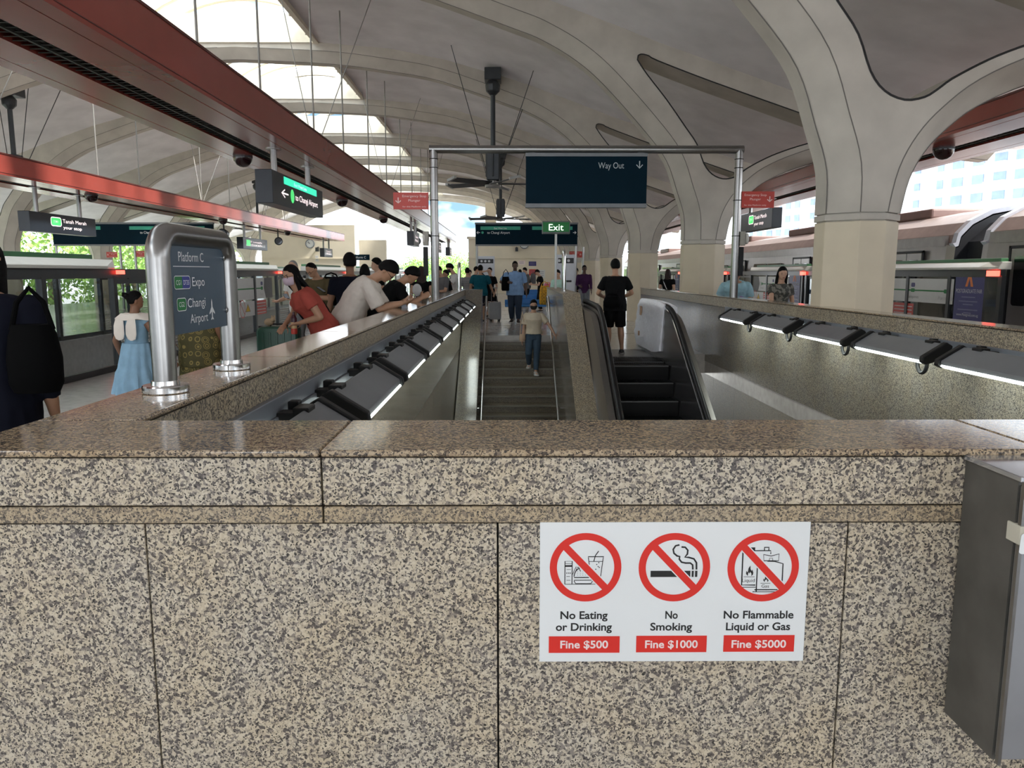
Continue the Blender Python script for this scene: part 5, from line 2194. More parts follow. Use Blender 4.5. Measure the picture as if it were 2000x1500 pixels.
def person(label, pos, rot, H, vox=.012, tone='tan', build=1.0, lean=0, hunch=0, head=(0, 0), side_lean=0,
           hands=None, poles=None, palms=None, curl=(.4, .4), feet=None, pelvis=(0, 0, 0),
           hair='short', hairm=None, top=None, sleeve=.55, hem=.47, loose=.0, bottom=None, leg=.95, skirt=None, shoes=(.02, .02, .02), mask=None,
           glasses=False, belly=0, female=False, barefoot=False, strap=None, collar=False):
    root = thing('person', label, 'person', pos, rot)
    lean, hunch = radians(lean), radians(hunch)
    pv = Vector((pelvis[0], pelvis[1], .53 + pelvis[2]))

    def TT(p):       # torso transform: lean about the pelvis, hunch above the chest
        p = Vector(p)
        t = min(1, max(0, (p.z - .60) / .20))
        q = p - Vector((0, 0, .53))
        q = Matrix.Rotation(-lean - hunch * t * .5, 3, 'X') @ q
        q = Matrix.Rotation(radians(side_lean), 3, 'Y') @ q
        return q + pv
    S = H

    def sc(p):
        return Vector(p) * S
    nb = TT((0, -.002, .828))
    Rt = Matrix.Rotation(radians(side_lean), 3, 'Y') @ Matrix.Rotation(-(lean + hunch * .75), 3, 'X')
    Rh = Matrix.Rotation(radians(head[1]), 3, 'Z') @ Matrix.Rotation(-radians(head[0]), 3, 'X')
    neck_top = nb + Rt @ Vector((0, .006, .030)) * 1.0 + (Rh @ Vector((0, .004, .02)))

    def HT(p):       # head local (origin at the skull base, metres/H) -> body
        return neck_top + Rh @ (Vector(p) - Vector((0, 0, .878)))
    RH4 = Rh.to_4x4()
    sh = {}
    el = {}
    wr = {}
    sw = .102 * build
    hands = hands or (None, None)
    poles = poles or (None, None)
    palms = palms or (None, None)
    for i, s in ((0, -1), (1, 1)):
        a = TT((s * sw, -.004, .79))
        t = hands[i]
        t = Vector(t) if t is not None else a + Vector((s * .035, .025, -.30))
        pole = Vector(poles[i]) if poles[i] is not None else Vector((s * .35, -1, -.1))
        sh[s] = a
        el[s], wr[s] = ik(a, t, .168, .150, pole)
    hp, kn, an = {}, {}, {}
    feet = feet or ((-.055, 0, 0), (.055, .01, 0))
    for i, s in ((0, -1), (1, 1)):
        hp[s] = pv + Vector((s * .050, -.002, -.025))
        f = Vector(feet[i][:3])
        kn[s], an[s] = ik(hp[s], f + Vector((0, -.012, .045)), .235, .235, (s * .12, 1, 0))
    # ---- body
    mb = MB()

    def torso(mbx, z0, z1, inf, bellyk=1.0, n=20, taper=0):
        rings = []
        zs = [z0] + [t[0] for t in TORSO if z0 + .008 < t[0] < z1 - .008] + [z1]
        for z in zs:
            for (a, b) in zip(TORSO[:-1], TORSO[1:]):
                if a[0] <= z <= b[0] or (z < TORSO[0][0]):
                    t = 0 if z < TORSO[0][0] else (z - a[0]) / (b[0] - a[0])
                    rx, ry, yo = [a[k] + (b[k] - a[k]) * t for k in (1, 2, 3)]
                    break
            else:
                rx, ry, yo = TORSO[-1][1:]
            if z < .5 and inf:
                rx, ry, yo = .094, .068, -.006
            if female and .6 < z < .66:
                rx *= .93
            bk = belly * max(0, 1 - abs(z - .60) / .10)
            yo += bk * .5
            ry2 = ry + bk
            if female:
                fb = .012 * max(0, 1 - abs(z - .725) / .045)
                yo += fb * .5
                ry2 += fb
            e = inf + taper * (1 - (z - z0) / max(1e-3, z1 - z0))
            rings.append([sc(TT(((rx * build + e) * cos(2 * pi * k / n), (ry2 * (.6 + .4 * build) + e) * sin(2 * pi * k / n) + yo, z))) for k in range(n)])
        mbx.loft(rings)
    torso(mb, .468, .835, 0)
    cap_tube(mb, [sc(TT((0, -.004, .80))), sc(nb), sc(HT((0, .004, .895)))], [.034 * S, .033 * S, .031 * S], 12)
    mb.ell(sc(HT((0, .006, .938))), (.0435 * S, .0535 * S, .060 * S), 18, 12, 0, RH4)
    mb.ell(sc(HT((0, .022, .902))), (.032 * S, .036 * S, .034 * S), 14, 9, 0, RH4)
    mb.ell(sc(HT((0, .046, .886))), (.014 * S, .012 * S, .011 * S), 10, 7, 0, RH4)
    # nose, lips, brow
    v = [HT(p) for p in ((-.010, .050, .911), (.010, .050, .911), (0, .071, .912), (-.006, .052, .938), (.006, .052, .938), (0, .056, .940), (0, .040, .92))]
    mb.add([sc(p) for p in v], [(0, 2, 1), (0, 3, 5, 2), (2, 5, 4, 1), (0, 1, 6), (0, 6, 3), (1, 4, 6), (3, 6, 5), (5, 6, 4)])
    mb.ell(sc(HT((0, .054, .899))), (.015 * S, .006 * S, .006 * S), 10, 6, 0, RH4)
    mb.ell(sc(HT((0, .049, .947))), (.028 * S, .009 * S, .006 * S), 10, 6, 0, RH4)
    for s in (-1, 1):
        mb.ell(sc(HT((s * .0445, -.004, .922))), (.006 * S, .011 * S, .017 * S), 10, 7, 0, RH4)
        mb.ell(sc(sh[s]), (.031 * S * build, .031 * S, .033 * S), 12, 8)
        m1 = sh[s].lerp(el[s], .45)
        cap_tube(mb, [sc(sh[s]), sc(m1), sc(el[s])], [.029 * S * build, .027 * S * build, .0215 * S], 12)
        m2 = el[s].lerp(wr[s], .3)
        cap_tube(mb, [sc(el[s]), sc(m2), sc(wr[s])], [.0215 * S, .0225 * S * build, .0145 * S], 12)
        i = 0 if s < 0 else 1
        dvec = (wr[s] - el[s]).normalized()
        pn = Vector(palms[i]) if palms[i] is not None else Vector((-s, .15, 0))
        hand(mb, sc(wr[s]), dvec, pn, s * (1 if pn.dot(Vector((-s, .15, 0))) > -.2 else -1), S, curl[i], vox)
        cap_tube(mb, [sc(hp[s]), sc(hp[s].lerp(kn[s], .5)), sc(kn[s])], [.054 * S * build, .047 * S * build, .034 * S], 14)
        cf = kn[s].lerp(an[s], .32) + Vector((0, -.006, 0))
        cap_tube(mb, [sc(kn[s]), sc(cf), sc(kn[s].lerp(an[s], .75)), sc(an[s])], [.033 * S, .035 * S * build, .023 * S, .0205 * S], 12)
        f = an[s] + Vector((0, .012, -.045))
        fy = Vector((s * .012, .075, 0))
        cap_tube(mb, [sc(an[s] + Vector((0, -.015, -.024))), sc(an[s] + Vector((0, .02, -.022))), sc(f + fy + Vector((0, 0, .014)))], [.020 * S, .022 * S, .013 * S], 10)
    put(remesh(mb, vox, 3), 'body', skin(tone), root)
    # ---- face details
    if vox < .0115:
        fm = MB()
        for s in (-1, 1):
            fm.ell(sc(HT((s * .0165, .0505, .9325))), (.0065 * S, .004 * S, .0034 * S), 8, 6, 0, RH4)
            fm.ell(sc(HT((s * .0175, .0525, .9445))), (.011 * S, .0035 * S, .0018 * S), 8, 6, 0, RH4)
        fm.build('eyes_and_brows', EYEM, root, smooth=True)
        fm = MB()
        fm.ell(sc(HT((0, .0575, .8985))), (.0125 * S, .0035 * S, .0033 * S), 10, 6, 0, RH4)
        if not mask:
            fm.build('lips', LIP, root, smooth=True)
    if mask:
        fm = MB()
        rings = []
        for j, (z, f) in enumerate(((.874, .75), (.885, .97), (.903, 1.07), (.917, 1.06), (.926, .98))):
            ring = []
            for k in range(13):
                a = radians(-78 + 156 * k / 12)
                ring.append(sc(HT((.043 * f * sin(a), .010 + .052 * f * cos(a) ** .8 * (1 + .06 * (1 - abs(sin(a)))), z + .004 * (1 - cos(a))))))
            rings.append(ring)
        ins = [[p + (sc(HT((0, .0, .90))) - p) * .08 for p in r_] for r_ in rings]
        fm.loft(rings, close=False, caps=False)
        fm.loft(ins, close=False, caps=False)
        for e in (0, -1):
            fm.loft([rings[e], ins[e]], close=False, caps=False)
        for s in (-1, 1):
            fm.tube([sc(HT((s * .040, .022, .918))), sc(HT((s * .046, -.008, .932)))], .0012 * S, 5)
        fm.build('face_mask', mat('mask_' + mask[0], mask[1], .8), root, smooth=True)
    if glasses:
        fm = MB()
        for s in (-1, 1):
            ring = [sc(HT((s * .018 + .0145 * cos(a * pi / 8), .058, .932 + .0115 * sin(a * pi / 8)))) for a in range(17)]
            fm.tube(ring, .0015 * S, 6, caps=False)
            fm.tube([sc(HT((s * .032, .056, .934))), sc(HT((s * .0455, -.004, .934)))], .0013 * S, 6)
        fm.tube([sc(HT((-.004, .060, .934))), sc(HT((.004, .060, .934)))], .0013 * S, 6)
        fm.build('glasses', BLACKM, root, smooth=True)
    # ---- hair
    if hair != 'none':
        hm = MB()
        thick = {'short': .10, 'long': .12, 'bun': .09, 'thin': .05, 'full': .22, 'cap': .12}.get(hair, .1)
        n, m = 24, 16
        C0 = (0, .004, .938)
        rings = []

        def hr(x, y, z):
            if y < -.45:
                zl = -.62
            elif y < .25:
                zl = -.62 + (y + .45) / .70 * .66
            else:
                zl = .04 + (y - .25) / .75 * .50
            if hair == 'thin':
                zl += max(0, y + .1) * .6
            s_ = min(1, max(0, (z - zl) / .16 + .25))
            return .86 + (thick + .14) * s_ + (.05 * max(0, z) if hair in ('full', 'short') else 0)
        for j in range(1, m):
            th = pi * j / m
            ring = []
            for k in range(n):
                x, y, z = sin(th) * cos(2 * pi * k / n), sin(th) * sin(2 * pi * k / n), -cos(th)
                q = hr(x, y, z)
                ring.append(sc(HT((C0[0] + x * .0435 * q, C0[1] + y * .0535 * q, C0[2] + z * .060 * q))))
            rings.append(ring)
        hm.loft(rings)
        if hair in ('long', 'longer'):
            down = TT((0, -.055, .74)) if hair == 'long' else TT((0, -.06, .70))
            a, b = HT((0, -.022, .935)), HT((0, -.036, .89))
            prev = None
            rr_ = []
            for t, w, d_ in ((0, .040, .032), (.33, .050, .030), (.7, .050, .024), (1, .036, .016)):
                c_ = a.lerp(b, min(1, t * 2)) if t < .5 else b.lerp(down, (t - .5) * 2)
                rr_.append([sc(c_ + Rh @ Vector((w * cos(2 * pi * k / 14), d_ * sin(2 * pi * k / 14), 0))) for k in range(14)])
            hm.loft(rr_)
            for s in (-1, 1):
                cap_tube(hm, [sc(HT((s * .040, .004, .945))), sc(HT((s * .046, .004, .905))), sc(HT((s * .046, -.004, .865))), sc(TT((s * .05, .012, .79)))],
                         [.014 * S, .015 * S, .015 * S, .010 * S], 8)
        if hair == 'bun':
            hm.ell(sc(HT((0, -.050, .960))), (.026 * S, .024 * S, .024 * S), 12, 8, 0, RH4)
            cap_tube(hm, [sc(HT((.01, -.055, .985))), sc(HT((0, -.078, .985))), sc(HT((-.012, -.076, .962)))], [.006 * S, .007 * S, .006 * S], 6)
        if hair == 'cap':
            hm.ell(sc(HT((0, .062, .958))), (.036 * S, .034 * S, .006 * S), 12, 6, 0, RH4)
        put(remesh(hm, max(.006, vox * .8), 2), 'hat' if hair == 'cap' else 'hair', hairm or HAIRB, root)
    # ---- clothes
    cv = max(.009, vox)
    if top is not None:
        mb = MB()
        torso(mb, hem, .826, .011 + loose * .6, taper=loose)
        for s in (-1, 1):
            mb.ell(sc(sh[s]), (.036 * S * build, .038 * S, .037 * S), 12, 8)
            if sleeve > 0:
                if sleeve <= 1:
                    e = sh[s].lerp(el[s], sleeve)
                    mb.tube([sc(sh[s] + (sh[s] - el[s]) * .03), sc(sh[s].lerp(el[s], sleeve * .5)), sc(e)], [.038 * S * build, (.037 + loose * .3) * S * build, (.036 + loose * .5) * S], 14)
                else:
                    e = el[s].lerp(wr[s], sleeve - 1)
                    mb.tube([sc(sh[s]), sc(sh[s].lerp(el[s], .5)), sc(el[s]), sc(e)], [.037 * S * build, .036 * S, .031 * S, .025 * S], 14)
        if collar:
            mb.tube([sc(TT((0, -.004, .815))), sc(TT((0, .0, .848)))], [.052 * S, .042 * S], 14)
        me = remesh(mb, cv, 2)
        folds(me, lambda c_: (noise.noise(Vector((c_.x * 9, c_.y * 9, c_.z * 5))) * .010 + noise.noise(c_ * 24) * .004) * (.7 + loose * 12))
        put(me, 'dress' if skirt and skirt[0] == 'dress' else 'shirt', top, root)
    if bottom is not None and skirt is None:
        mb = MB()
        torso(mb, .47, .60, .007)
        for s in (-1, 1):
            pts = [hp[s] + Vector((0, 0, .02)), hp[s].lerp(kn[s], .5), kn[s]]
            rs = [.060 * build, .056 * build, .044 * build]
            if leg <= .5:
                t = leg * 2
                e = hp[s].lerp(kn[s], t)
                pts = [pts[0], hp[s].lerp(kn[s], t * .5), e]
                rs = [.062 * build, .060 * build, .056 * build]
            else:
                t = (leg - .5) * 2
                pts += [kn[s].lerp(an[s], t * .5) + Vector((0, -.005, 0)), kn[s].lerp(an[s], t)]
                rs += [.040 * build, .033]
            mb.tube([sc(p) for p in pts], [r_ * S for r_ in rs], 14)
        me = remesh(mb, cv, 2)
        folds(me, lambda c_: noise.noise(Vector((c_.x * 10, c_.y * 10, c_.z * 7))) * .007)
        put(me, 'shorts' if leg <= .5 else 'trousers', bottom, root)
    if skirt is not None:
        kind, zt, zh, flare, mtl = skirt
        mb = MB()
        n = 64
        rings, inner = [], []
        for j in range(13):
            t = j / 12
            z = zt + (zh - zt) * t
            tier = .012 if t > .55 and kind == 'dress' else 0
            ring = []
            for k in range(n):
                a = 2 * pi * k / n
                pl = (.002 + .009 * t) * sin(a * 13 + 1.7 * sin(t * 3)) + .004 * t * sin(a * 23 + t * 5)
                rx = .086 * build + .020 + flare * t + tier + pl
                ry = .064 + .020 + flare * .9 * t + tier + pl
                ring.append(sc((pv.x + rx * cos(a), pv.y + ry * sin(a), z + pv.z - .53)))
            rings.append(ring)
        mb.loft(rings)
        mb.build('skirt', mtl, root, smooth=True)
    # ---- shoes
    if not barefoot:
        sm = mat('shoe_%.2f_%.2f_%.2f' % tuple(shoes), shoes, .5)
        sole = mat('shoe_sole', (.45, .44, .42), .6) if sum(shoes) < .9 else mat('shoe_sole_white', (.6, .6, .58), .6)
        for s in (-1, 1):
            b = an[s] + Vector((0, .012, -.045))
            ang_ = -s * .16
            R = Matrix.Rotation(ang_, 3, 'Z')

            def foot(x, y, z):
                return sc(b + R @ Vector((x, y, z)))
            mb = MB()
            rings = []
            for y, w, h in ((-.046, .014, .030), (-.036, .024, .050), (-.010, .026, .056), (.020, .027, .044), (.055, .030, .028), (.085, .026, .022), (.100, .014, .014)):
                rings.append([foot(w * cos(2 * pi * k / 12), y, .008 + max(0, (h - .008) * (.5 + .5 * sin(2 * pi * k / 12)))) for k in range(12)])
            mb.loft(rings)
            so = mb.build('shoe', sm, root, smooth=45)
            mb = MB()
            out = [(-.046, .012), (-.040, .024), (0, .027), (.05, .032), (.085, .028), (.104, .012)]
            poly = [foot(w, y, 0) for y, w in out] + [foot(-w, y, 0) for y, w in out[::-1]]
            up = [p + Vector((0, 0, .012 * S)) for p in poly]
            mb.loft([poly, up])
            mb.build('sole', sole, so)
    if strap is not None:
        mb = MB()
        s0, m_ = strap
        A = TT((s0 * .062, -.004, .826))
        pts = []
        for k in range(25):
            a = 2 * pi * k / 24
            t = .5 + .5 * cos(a)          # 1 at shoulder
            z = .52 + .30 * t
            x = s0 * (.075 * (t * 2 - 1))
            y = sin(a) * (.066 + .020)
            pts.append(sc(TT((x, y + .002, z))))
        mb.tube(pts, .007 * S, 6, caps=False)
        mb.build('bag_strap', m_, root, smooth=True)
    root['_h'] = H
    return root


def at(px, Y, z=0.0):
    """floor point at distance Y seen in picture column px"""
    return Vector((P(px, 540, Y=Y).x, Y, z))


BLK = cloth('black', (.005, .005, .0055))
NVY = cloth('navy', (.006, .007, .014))
DEN = cloth('denim', (.055, .085, .125))
DEND = cloth('dark_denim', (.030, .042, .065))
KHA = cloth('khaki', (.17, .135, .085))
GREYC = cloth('grey', (.14, .14, .145))
HALF = pi

# 1 near left, cut by the frame
person('person in dark navy at the left frame edge with a black shoulder bag', at(-48, 3.5), .25, 1.70, .010, 'tan', 1.10, 2, 6, (10, 10),
       hair='long', top=NVY, sleeve=1.6, hem=.42, loose=.012, bottom=BLK)
# 2 girl
gp_ = at(257, 7.5)
girl = person('girl with black hair bun in a pale blue dress and big white collar', gp_, -.35, 1.33, .008, 'brown', .98, 0, 0, (0, -25),
              hands=((-.16, .02, .50), (.25, .10, .47)), hair='bun', top=cloth('sky_blue', (.27, .44, .58)), sleeve=0, hem=.55,
              skirt=('dress', .62, .25, .075, cloth('sky_blue', (.27, .44, .58))), shoes=(.5, .45, .4))
mb = MB()
H_ = 1.33
WC = cloth('collar_white', (.80, .74, .66), var=.04)
ring0, ring1 = [], []
for k in range(28):
    a = 2 * pi * k / 28
    ring0.append(Vector((.050 * H_ * cos(a), .046 * H_ * sin(a), .838 * H_)))
    ring1.append(Vector((.160 * H_ * cos(a), .096 * H_ * sin(a), (.800 + .006 * sin(5 * a)) * H_)))
ring2 = [p + Vector((0, 0, -.008)) for p in ring1]
mb.loft([ring0, [p.lerp(q, .5) + Vector((0, 0, .022)) for p, q in zip(ring0, ring1)], ring1, ring2])
for s in (-1, 1):
    rings = []
    for z, w, y in ((.80, .036, -.085), (.75, .048, -.094), (.69, .050, -.096), (.655, .036, -.094), (.645, .012, -.092)):
        rings.append([Vector(((s * .056 + w * cos(2 * pi * k / 14)) * H_, (y + .008 * sin(2 * pi * k / 14)) * H_, z * H_)) for k in range(14)])
    mb.loft(rings)
mb.build('collar', WC, girl, smooth=True)
# 3 woman holding the girl's hand
person('woman in olive ring-patterned clothes behind the platform sign', at(385, 7.75), -.25, 1.60, .009, 'brown', 1.12, 0, 0, (0, 0),
       hands=((-.235, .03, .50), None), hair='bun', top=patterned('olive_rings', (.075, .065, .02), (.26, .20, .06), 'rings', 13), sleeve=.7, hem=.36, loose=.02,
       skirt=('tunic', .55, .10, .05, MATS['olive_rings']))
# 4 elderly man
person('grey-haired man in a pale blue face mask and white shirt', at(580, 13.2), 2.6, 1.72, .011, 'light', 1.0, 2, 6, (10, 20), hands=((-.11, .16, .62), (.10, .16, .60)),
       palms=((0, -.2, 1), (0, -.2, 1)), hair='thin', hairm=HAIRG, top=cloth('white_shirt', (.62, .63, .60)), sleeve=.6, bottom=GREYC, mask=('pale_blue', (.45, .68, .74)))
# 5 woman in red leaning on the suitcase
PKR = cloth('coral_red', (.36, .072, .055))
person('woman in a coral red shirt with a lilac face mask leaning on a green suitcase', at(629, 8.55), 2.02, 1.68, .008, 'tan', 1.04, 26, 12, (10, 25),
       hands=((-.05, .16, .575), (.10, .235, .552)), poles=((-.5, -.6, .0), (.8, -.3, -.1)), palms=((0, .2, -1), (0, .3, -1)), curl=(.25, .25), female=True,
       hair='long', top=PKR, sleeve=.55, hem=.40, loose=.012, bottom=BLK, mask=('lilac', (.50, .40, .47)), glasses=True, strap=(1, BLK))
# 6 olive man
person('balding man in an olive shirt looking down at his phone', at(628, 12.3), 2.75, 1.72, .010, 'tan', 1.1, 6, 14, (38, -10),
       hands=((-.04, .19, .66), (.05, .19, .655)), poles=((-1, -.3, -.4), (1, -.3, -.4)), palms=((0, -.3, 1), (0, -.3, 1)), hair='thin', hairm=HAIRB,
       top=cloth('olive', (.105, .085, .045)), sleeve=.75, bottom=KHA, glasses=True, belly=.01)
# 7 black tee back
person('tall man in a black t-shirt seen from behind with dark hair', at(684, 10.6), .15, 1.76, .009, 'brown', 1.14, 0, 2, (0, 10),
       hands=((-.19, .02, .47), (.17, .05, .48)), hair='full', top=NVY, sleeve=.65, loose=.008, bottom=DEND)
# 8, 9
person('dark-haired person in black just right of the tall man in black', at(713, 14.3), .3, 1.66, .012, 'tan', 1.0, hair='long', top=BLK, bottom=BLK, female=True)
person('young man with short dark hair facing left behind the man in the white shirt', at(738, 15.3), 1.9, 1.78, .011, 'light', 1.0, hair='full', top=BLK, bottom=DEND)
# 10 man leaning on the coping
WTEE = cloth('cream_tee', (.62, .57, .51), var=.05)
person('man in a cream t-shirt with glasses leaning on the left coping over his phone', (-1.80, 8.95, 0), -1.50, 1.84, .007, 'tan', 1.10, 17, 30, (56, 0), pelvis=(0, -.02, -.01),
       hands=((-.035, .325, .628), (.055, .315, .626)), poles=((-.5, -.5, -1), (.5, -.5, -1)), palms=((.5, 0, 1), (-.5, 0, 1)), curl=(.5, .5),
       hair='full', top=WTEE, sleeve=.9, hem=.42, loose=.02, bottom=GREYC, glasses=True, feet=((-.07, -.10, 0), (.07, -.02, 0)))
# 11
person('person with bushy dark hair in black bending over the coping behind the man in cream', (-1.74, 10.7, 0), -1.35, 1.74, .011, 'tan', 1.05, 17, 30, (50, 0),
       hands=((-.05, .32, .665), (.07, .32, .665)), poles=((-.5, -.5, -1), (.5, -.5, -1)), hair='full', top=BLK, sleeve=.6, loose=.012, bottom=BLK)
# 12
person('woman with long brown hair and bare shoulders in a black top by the left parapet', at(823, 15.0), .1, 1.63, .011, 'light', .94, hair='longer', hairm=HAIRN,
       top=BLK, sleeve=0, hem=.45, bottom=BLK, female=True)
# 13
person('dark-clothed man with a cap behind the left gantry post, looking down', at(866, 19.0), 2.4, 1.70, .012, 'light', 1.0, 2, 10, (30, 0), hands=((-.05, .2, .62), (.05, .2, .62)),
       hair='short', top=GREYC, sleeve=.7, bottom=BLK)
person('person in black with a backpack standing low behind the left coping', at(872, 20.6), 2.0, 1.58, .012, 'tan', 1.0, hair='short', top=BLK, sleeve=1.7, bottom=BLK)
person('man in a white t-shirt with a black face mask looking at his phone', at(893, 21.6), 1.75, 1.79, .010, 'light', 1.1, 4, 14, (28, 0), hands=((-.03, .22, .66), (.05, .22, .66)),
       poles=((-1, -.2, -.6), (1, -.2, -.6)), palms=((0, -.4, 1), (0, -.4, 1)), hair='full', top=cloth('white_tee', (.68, .67, .66)), sleeve=.75, bottom=BLK, mask=('black', (.012, .012, .013)))
person('person in a black and white striped shirt behind the hoop post', at(913, 24.2), .2, 1.66, .012, 'light', 1.0, hair='short', top=patterned('stripes_bw', (.55, .55, .55), (.03, .03, .04), 'stripes', 14), sleeve=.8,
       bottom=BLK)
# 14-16
person('man in a teal polo shirt and shorts holding a suitcase handle', at(938, 23.6), -.15, 1.74, .010, 'tan', 1.18, 0, 2, (0, 0), hands=((-.17, .04, .50), (.21, .14, .50)),
       hair='short', top=cloth('teal', (.008, .085, .115)), sleeve=.75, bottom=NVY, leg=.44, loose=.01)
person('woman in a black dress with one hand raised to her forehead', at(957, 26.2), 2.7, 1.68, .011, 'light', .98, hands=((-.13, .04, .50), (.045, .085, .93)), poles=((-.4, -1, 0), (1, .2, .1)),
       hair='bun', top=BLK, sleeve=.7, hem=.42, skirt=('dress', .55, .33, .03, BLK), female=True)
person('dark-haired man in black, farthest left of the group by the pylon', at(918, 30.5), 2.5, 1.62, .014, 'light', hair='short', top=BLK, bottom=BLK)
person('dark-haired man looking right beside the white pylon', at(929, 29.2), -1.2, 1.74, .014, 'light', hair='short', top=BLK, bottom=BLK)
# 17
person('large man in a light blue polo shirt and dark jeans walking towards the stairs', at(1006, 23.4), pi - .05, 1.85, .009, 'dark', 1.24, 0, 2, (4, 0),
       hands=((-.185, .02, .485), (.115, .10, .66)), poles=((-.3, -1, 0), (1, -.3, -.6)), feet=((-.055, .08, 0), (.06, -.05, 0)), hair='short', top=cloth('light_blue', (.20, .32, .52)), sleeve=.85, hem=.45, loose=.012,
       bottom=DEND, belly=.03, collar=True)
# 18-20
person('man with a dark backpack looking down beside the blue benches', at(1030, 33.6), 1.3, 1.75, .013, 'light', 1.0, 0, 8, (20, 0), hair='short', top=GREYC, sleeve=1.6, bottom=BLK)
person('person in black partly hidden behind the man in light blue', at(1016, 36.0), .6, 1.66, .014, 'light', hair='short', top=GREYC, bottom=BLK)
person('slim person in black with a cap reading by the blue benches', at(1056, 30.0), 1.7, 1.66, .012, 'light', .92, 0, 10, (28, 0), hands=((-.03, .2, .64), (.05, .2, .64)), hair='cap', top=BLK, sleeve=.6, bottom=BLK, female=True)
person('dark-haired person in a mint green t-shirt behind the middle wall', at(1092, 22.1), 2.75, 1.60, .010, 'light', 1.0, 2, 6, (14, -15), hands=((-.05, .17, .62), (.08, .17, .62)), hair='short', top=cloth('mint', (.42, .62, .54)), sleeve=.8, loose=.012,
       bottom=GREYC)
# 21 woman on the stairs
sw_ = person('woman in a cream top, black face mask and jeans walking down the stairs', (P(1042, 650, Y=17.4).x, 17.42, -.825), pi, 1.70, .008, 'light', .98, 1, 2, (8, 0),
             hands=((-.27, .12, .575), (.15, .05, .49)), poles=((-.5, -1, 0), (.5, -1, 0)), palms=((0, .2, -1), None), feet=((-.03, .09, .0), (.055, -.08, .097)), pelvis=(0, 0, .02), hair='short',
             top=cloth('cream_top', (.62, .54, .42), var=.05), sleeve=.75, hem=.545, loose=.014, bottom=DEN, mask=('black', (.012, .012, .013)), shoes=(.5, .47, .45), female=True)
# 22 man at the escalator
person('man in black t-shirt and shorts stepping off the escalator, seen from behind', (P(1201, 600, Y=14.25).x, 14.25, .006), .0, 1.74, .008, 'tan', 1.02, 0, 3, (6, 0),
       hands=((-.10, .16, .60), (.11, .16, .60)), poles=((-1, -.6, -.6), (1, -.6, -.6)), feet=((-.070, -.03, 0), (.085, .03, 0)), hair='full', top=BLK, sleeve=.70, hem=.46, loose=.012,
       bottom=BLK, leg=.46, strap=(1, BLK))
# 23, 24
person('man in a purple shirt and grey jeans beyond the escalator', at(1141, 26.8), pi, 1.76, .010, 'dark', 1.08, hands=((-.13, .12, .50), (.10, .16, .60)), hair='short',
       top=cloth('purple', (.050, .018, .058)), sleeve=1.7, hem=.46, bottom=cloth('grey_denim', (.16, .17, .19)))
person('person in dark blue at the edge of the white pylon', at(1126, 31.5), 2.2, 1.70, .014, 'tan', hair='short', top=NVY, sleeve=1.6, bottom=BLK)
# 25-27 right platform
person('woman in black with a white bag strap seen from behind between the columns', at(1304, 22.6), -.5, 1.61, .011, 'light', 1.02, hair='long', hairm=HAIRN, top=BLK, sleeve=.45, bottom=BLK, female=True,
       strap=(-1, mat('strap_white', (.7, .7, .7), .6)))
person('person in a pale cyan shirt stooping behind the right gantry post', at(1437, 15.2), 2.9, 1.66, .010, 'tan', 1.22, 14, 24, (30, 0), hands=((-.14, .16, .56), (.14, .16, .56)),
       hair='short', top=cloth('pale_cyan', (.33, .53, .60)), sleeve=.95, loose=.03, bottom=GREYC)
CAMO = patterned('camouflage', (.20, .19, .16), (.045, .047, .04), 'camo', 16)
person('woman with long black hair in a camouflage t-shirt with red backpack straps', at(1525, 12.6), pi + .1, 1.61, .008, 'light', .96, 0, 4, (12, -8), hands=((-.15, .05, .50), (.06, .20, .57)),
       poles=((-.4, -1, 0), (1, -.3, -.4)), palms=(None, (0, 0, -1)), curl=(.4, .9), hair='longer', hairm=HAIRB, top=CAMO, sleeve=.5, hem=.46, bottom=BLK, female=True)
# 29 head on the stairs
person('dark-haired person low on the stairs, only the head showing over the coping', (P(1066, 815, Y=13.9).x, 13.75, -.165 * 17), .0, 1.66, .012, 'tan', hair='short', top=GREYC, bottom=BLK)

# ================================================================ THINGS PEOPLE CARRY
def suitcase(label, pos, rz, w, d, h, mtl, handle_h, grp='suitcases'):
    r = thing('suitcase', label, 'suitcase', pos, rz, grp)
    mb = MB()
    mb.prism(rrect(-w / 2, w / 2, .06, h, .06, 5), -d / 2, d / 2, 'y')
    sh_ = mb.build('shell', mtl, r, bevel=.02, smooth=30)
    mb = MB()
    for i in range(5):
        x = -w / 2 + w * (i + 1) / 6
        mb.box(x - .012, x + .012, -d / 2 - .006, d / 2 + .006, .12, h - .06)
    mb.build('ribs', mtl, sh_, bevel=.004)
    mb = MB()
    mb.tube([(-.10, 0, h - .01), (-.09, 0, h + .025), (.09, 0, h + .025), (.10, 0, h - .01)], .011, 8)
    mb.build('carry_handle', BLACKM, r, smooth=True)
    mb = MB()
    mb.box(-w / 2 - .003, w / 2 + .003, -.006, .006, .065, h + .003)
    mb.build('zip', BLACKM, r, bevel=.003)
    if handle_h:
        mb = MB()
        for x in (-.09, .09):
            mb.tube([(x, d * .3, h - .02), (x, d * .3, h + handle_h)], .009, 8)
        mb.box(-.11, .11, d * .3 - .015, d * .3 + .015, h + handle_h, h + handle_h + .03)
        mb.build('pull_handle', STEEL, r)
    for sx in (-1, 1):
        for sy in (-1, 1):
            mb = MB()
            mb.lathe([(.001, -.02), (.03, -.02), (.03, .02), (.001, .02)], n=14, M=Matrix.Translation((sx * (w / 2 - .06), sy * (d / 2 - .05), .03)) @ Matrix.Rotation(pi / 2, 4, 'Y'))
            mb.box(sx * (w / 2 - .06) - .03, sx * (w / 2 - .06) + .03, sy * (d / 2 - .05) - .02, sy * (d / 2 - .05) + .02, .035, .07)
            mb.build('wheel', BLACKM, r)
    return r


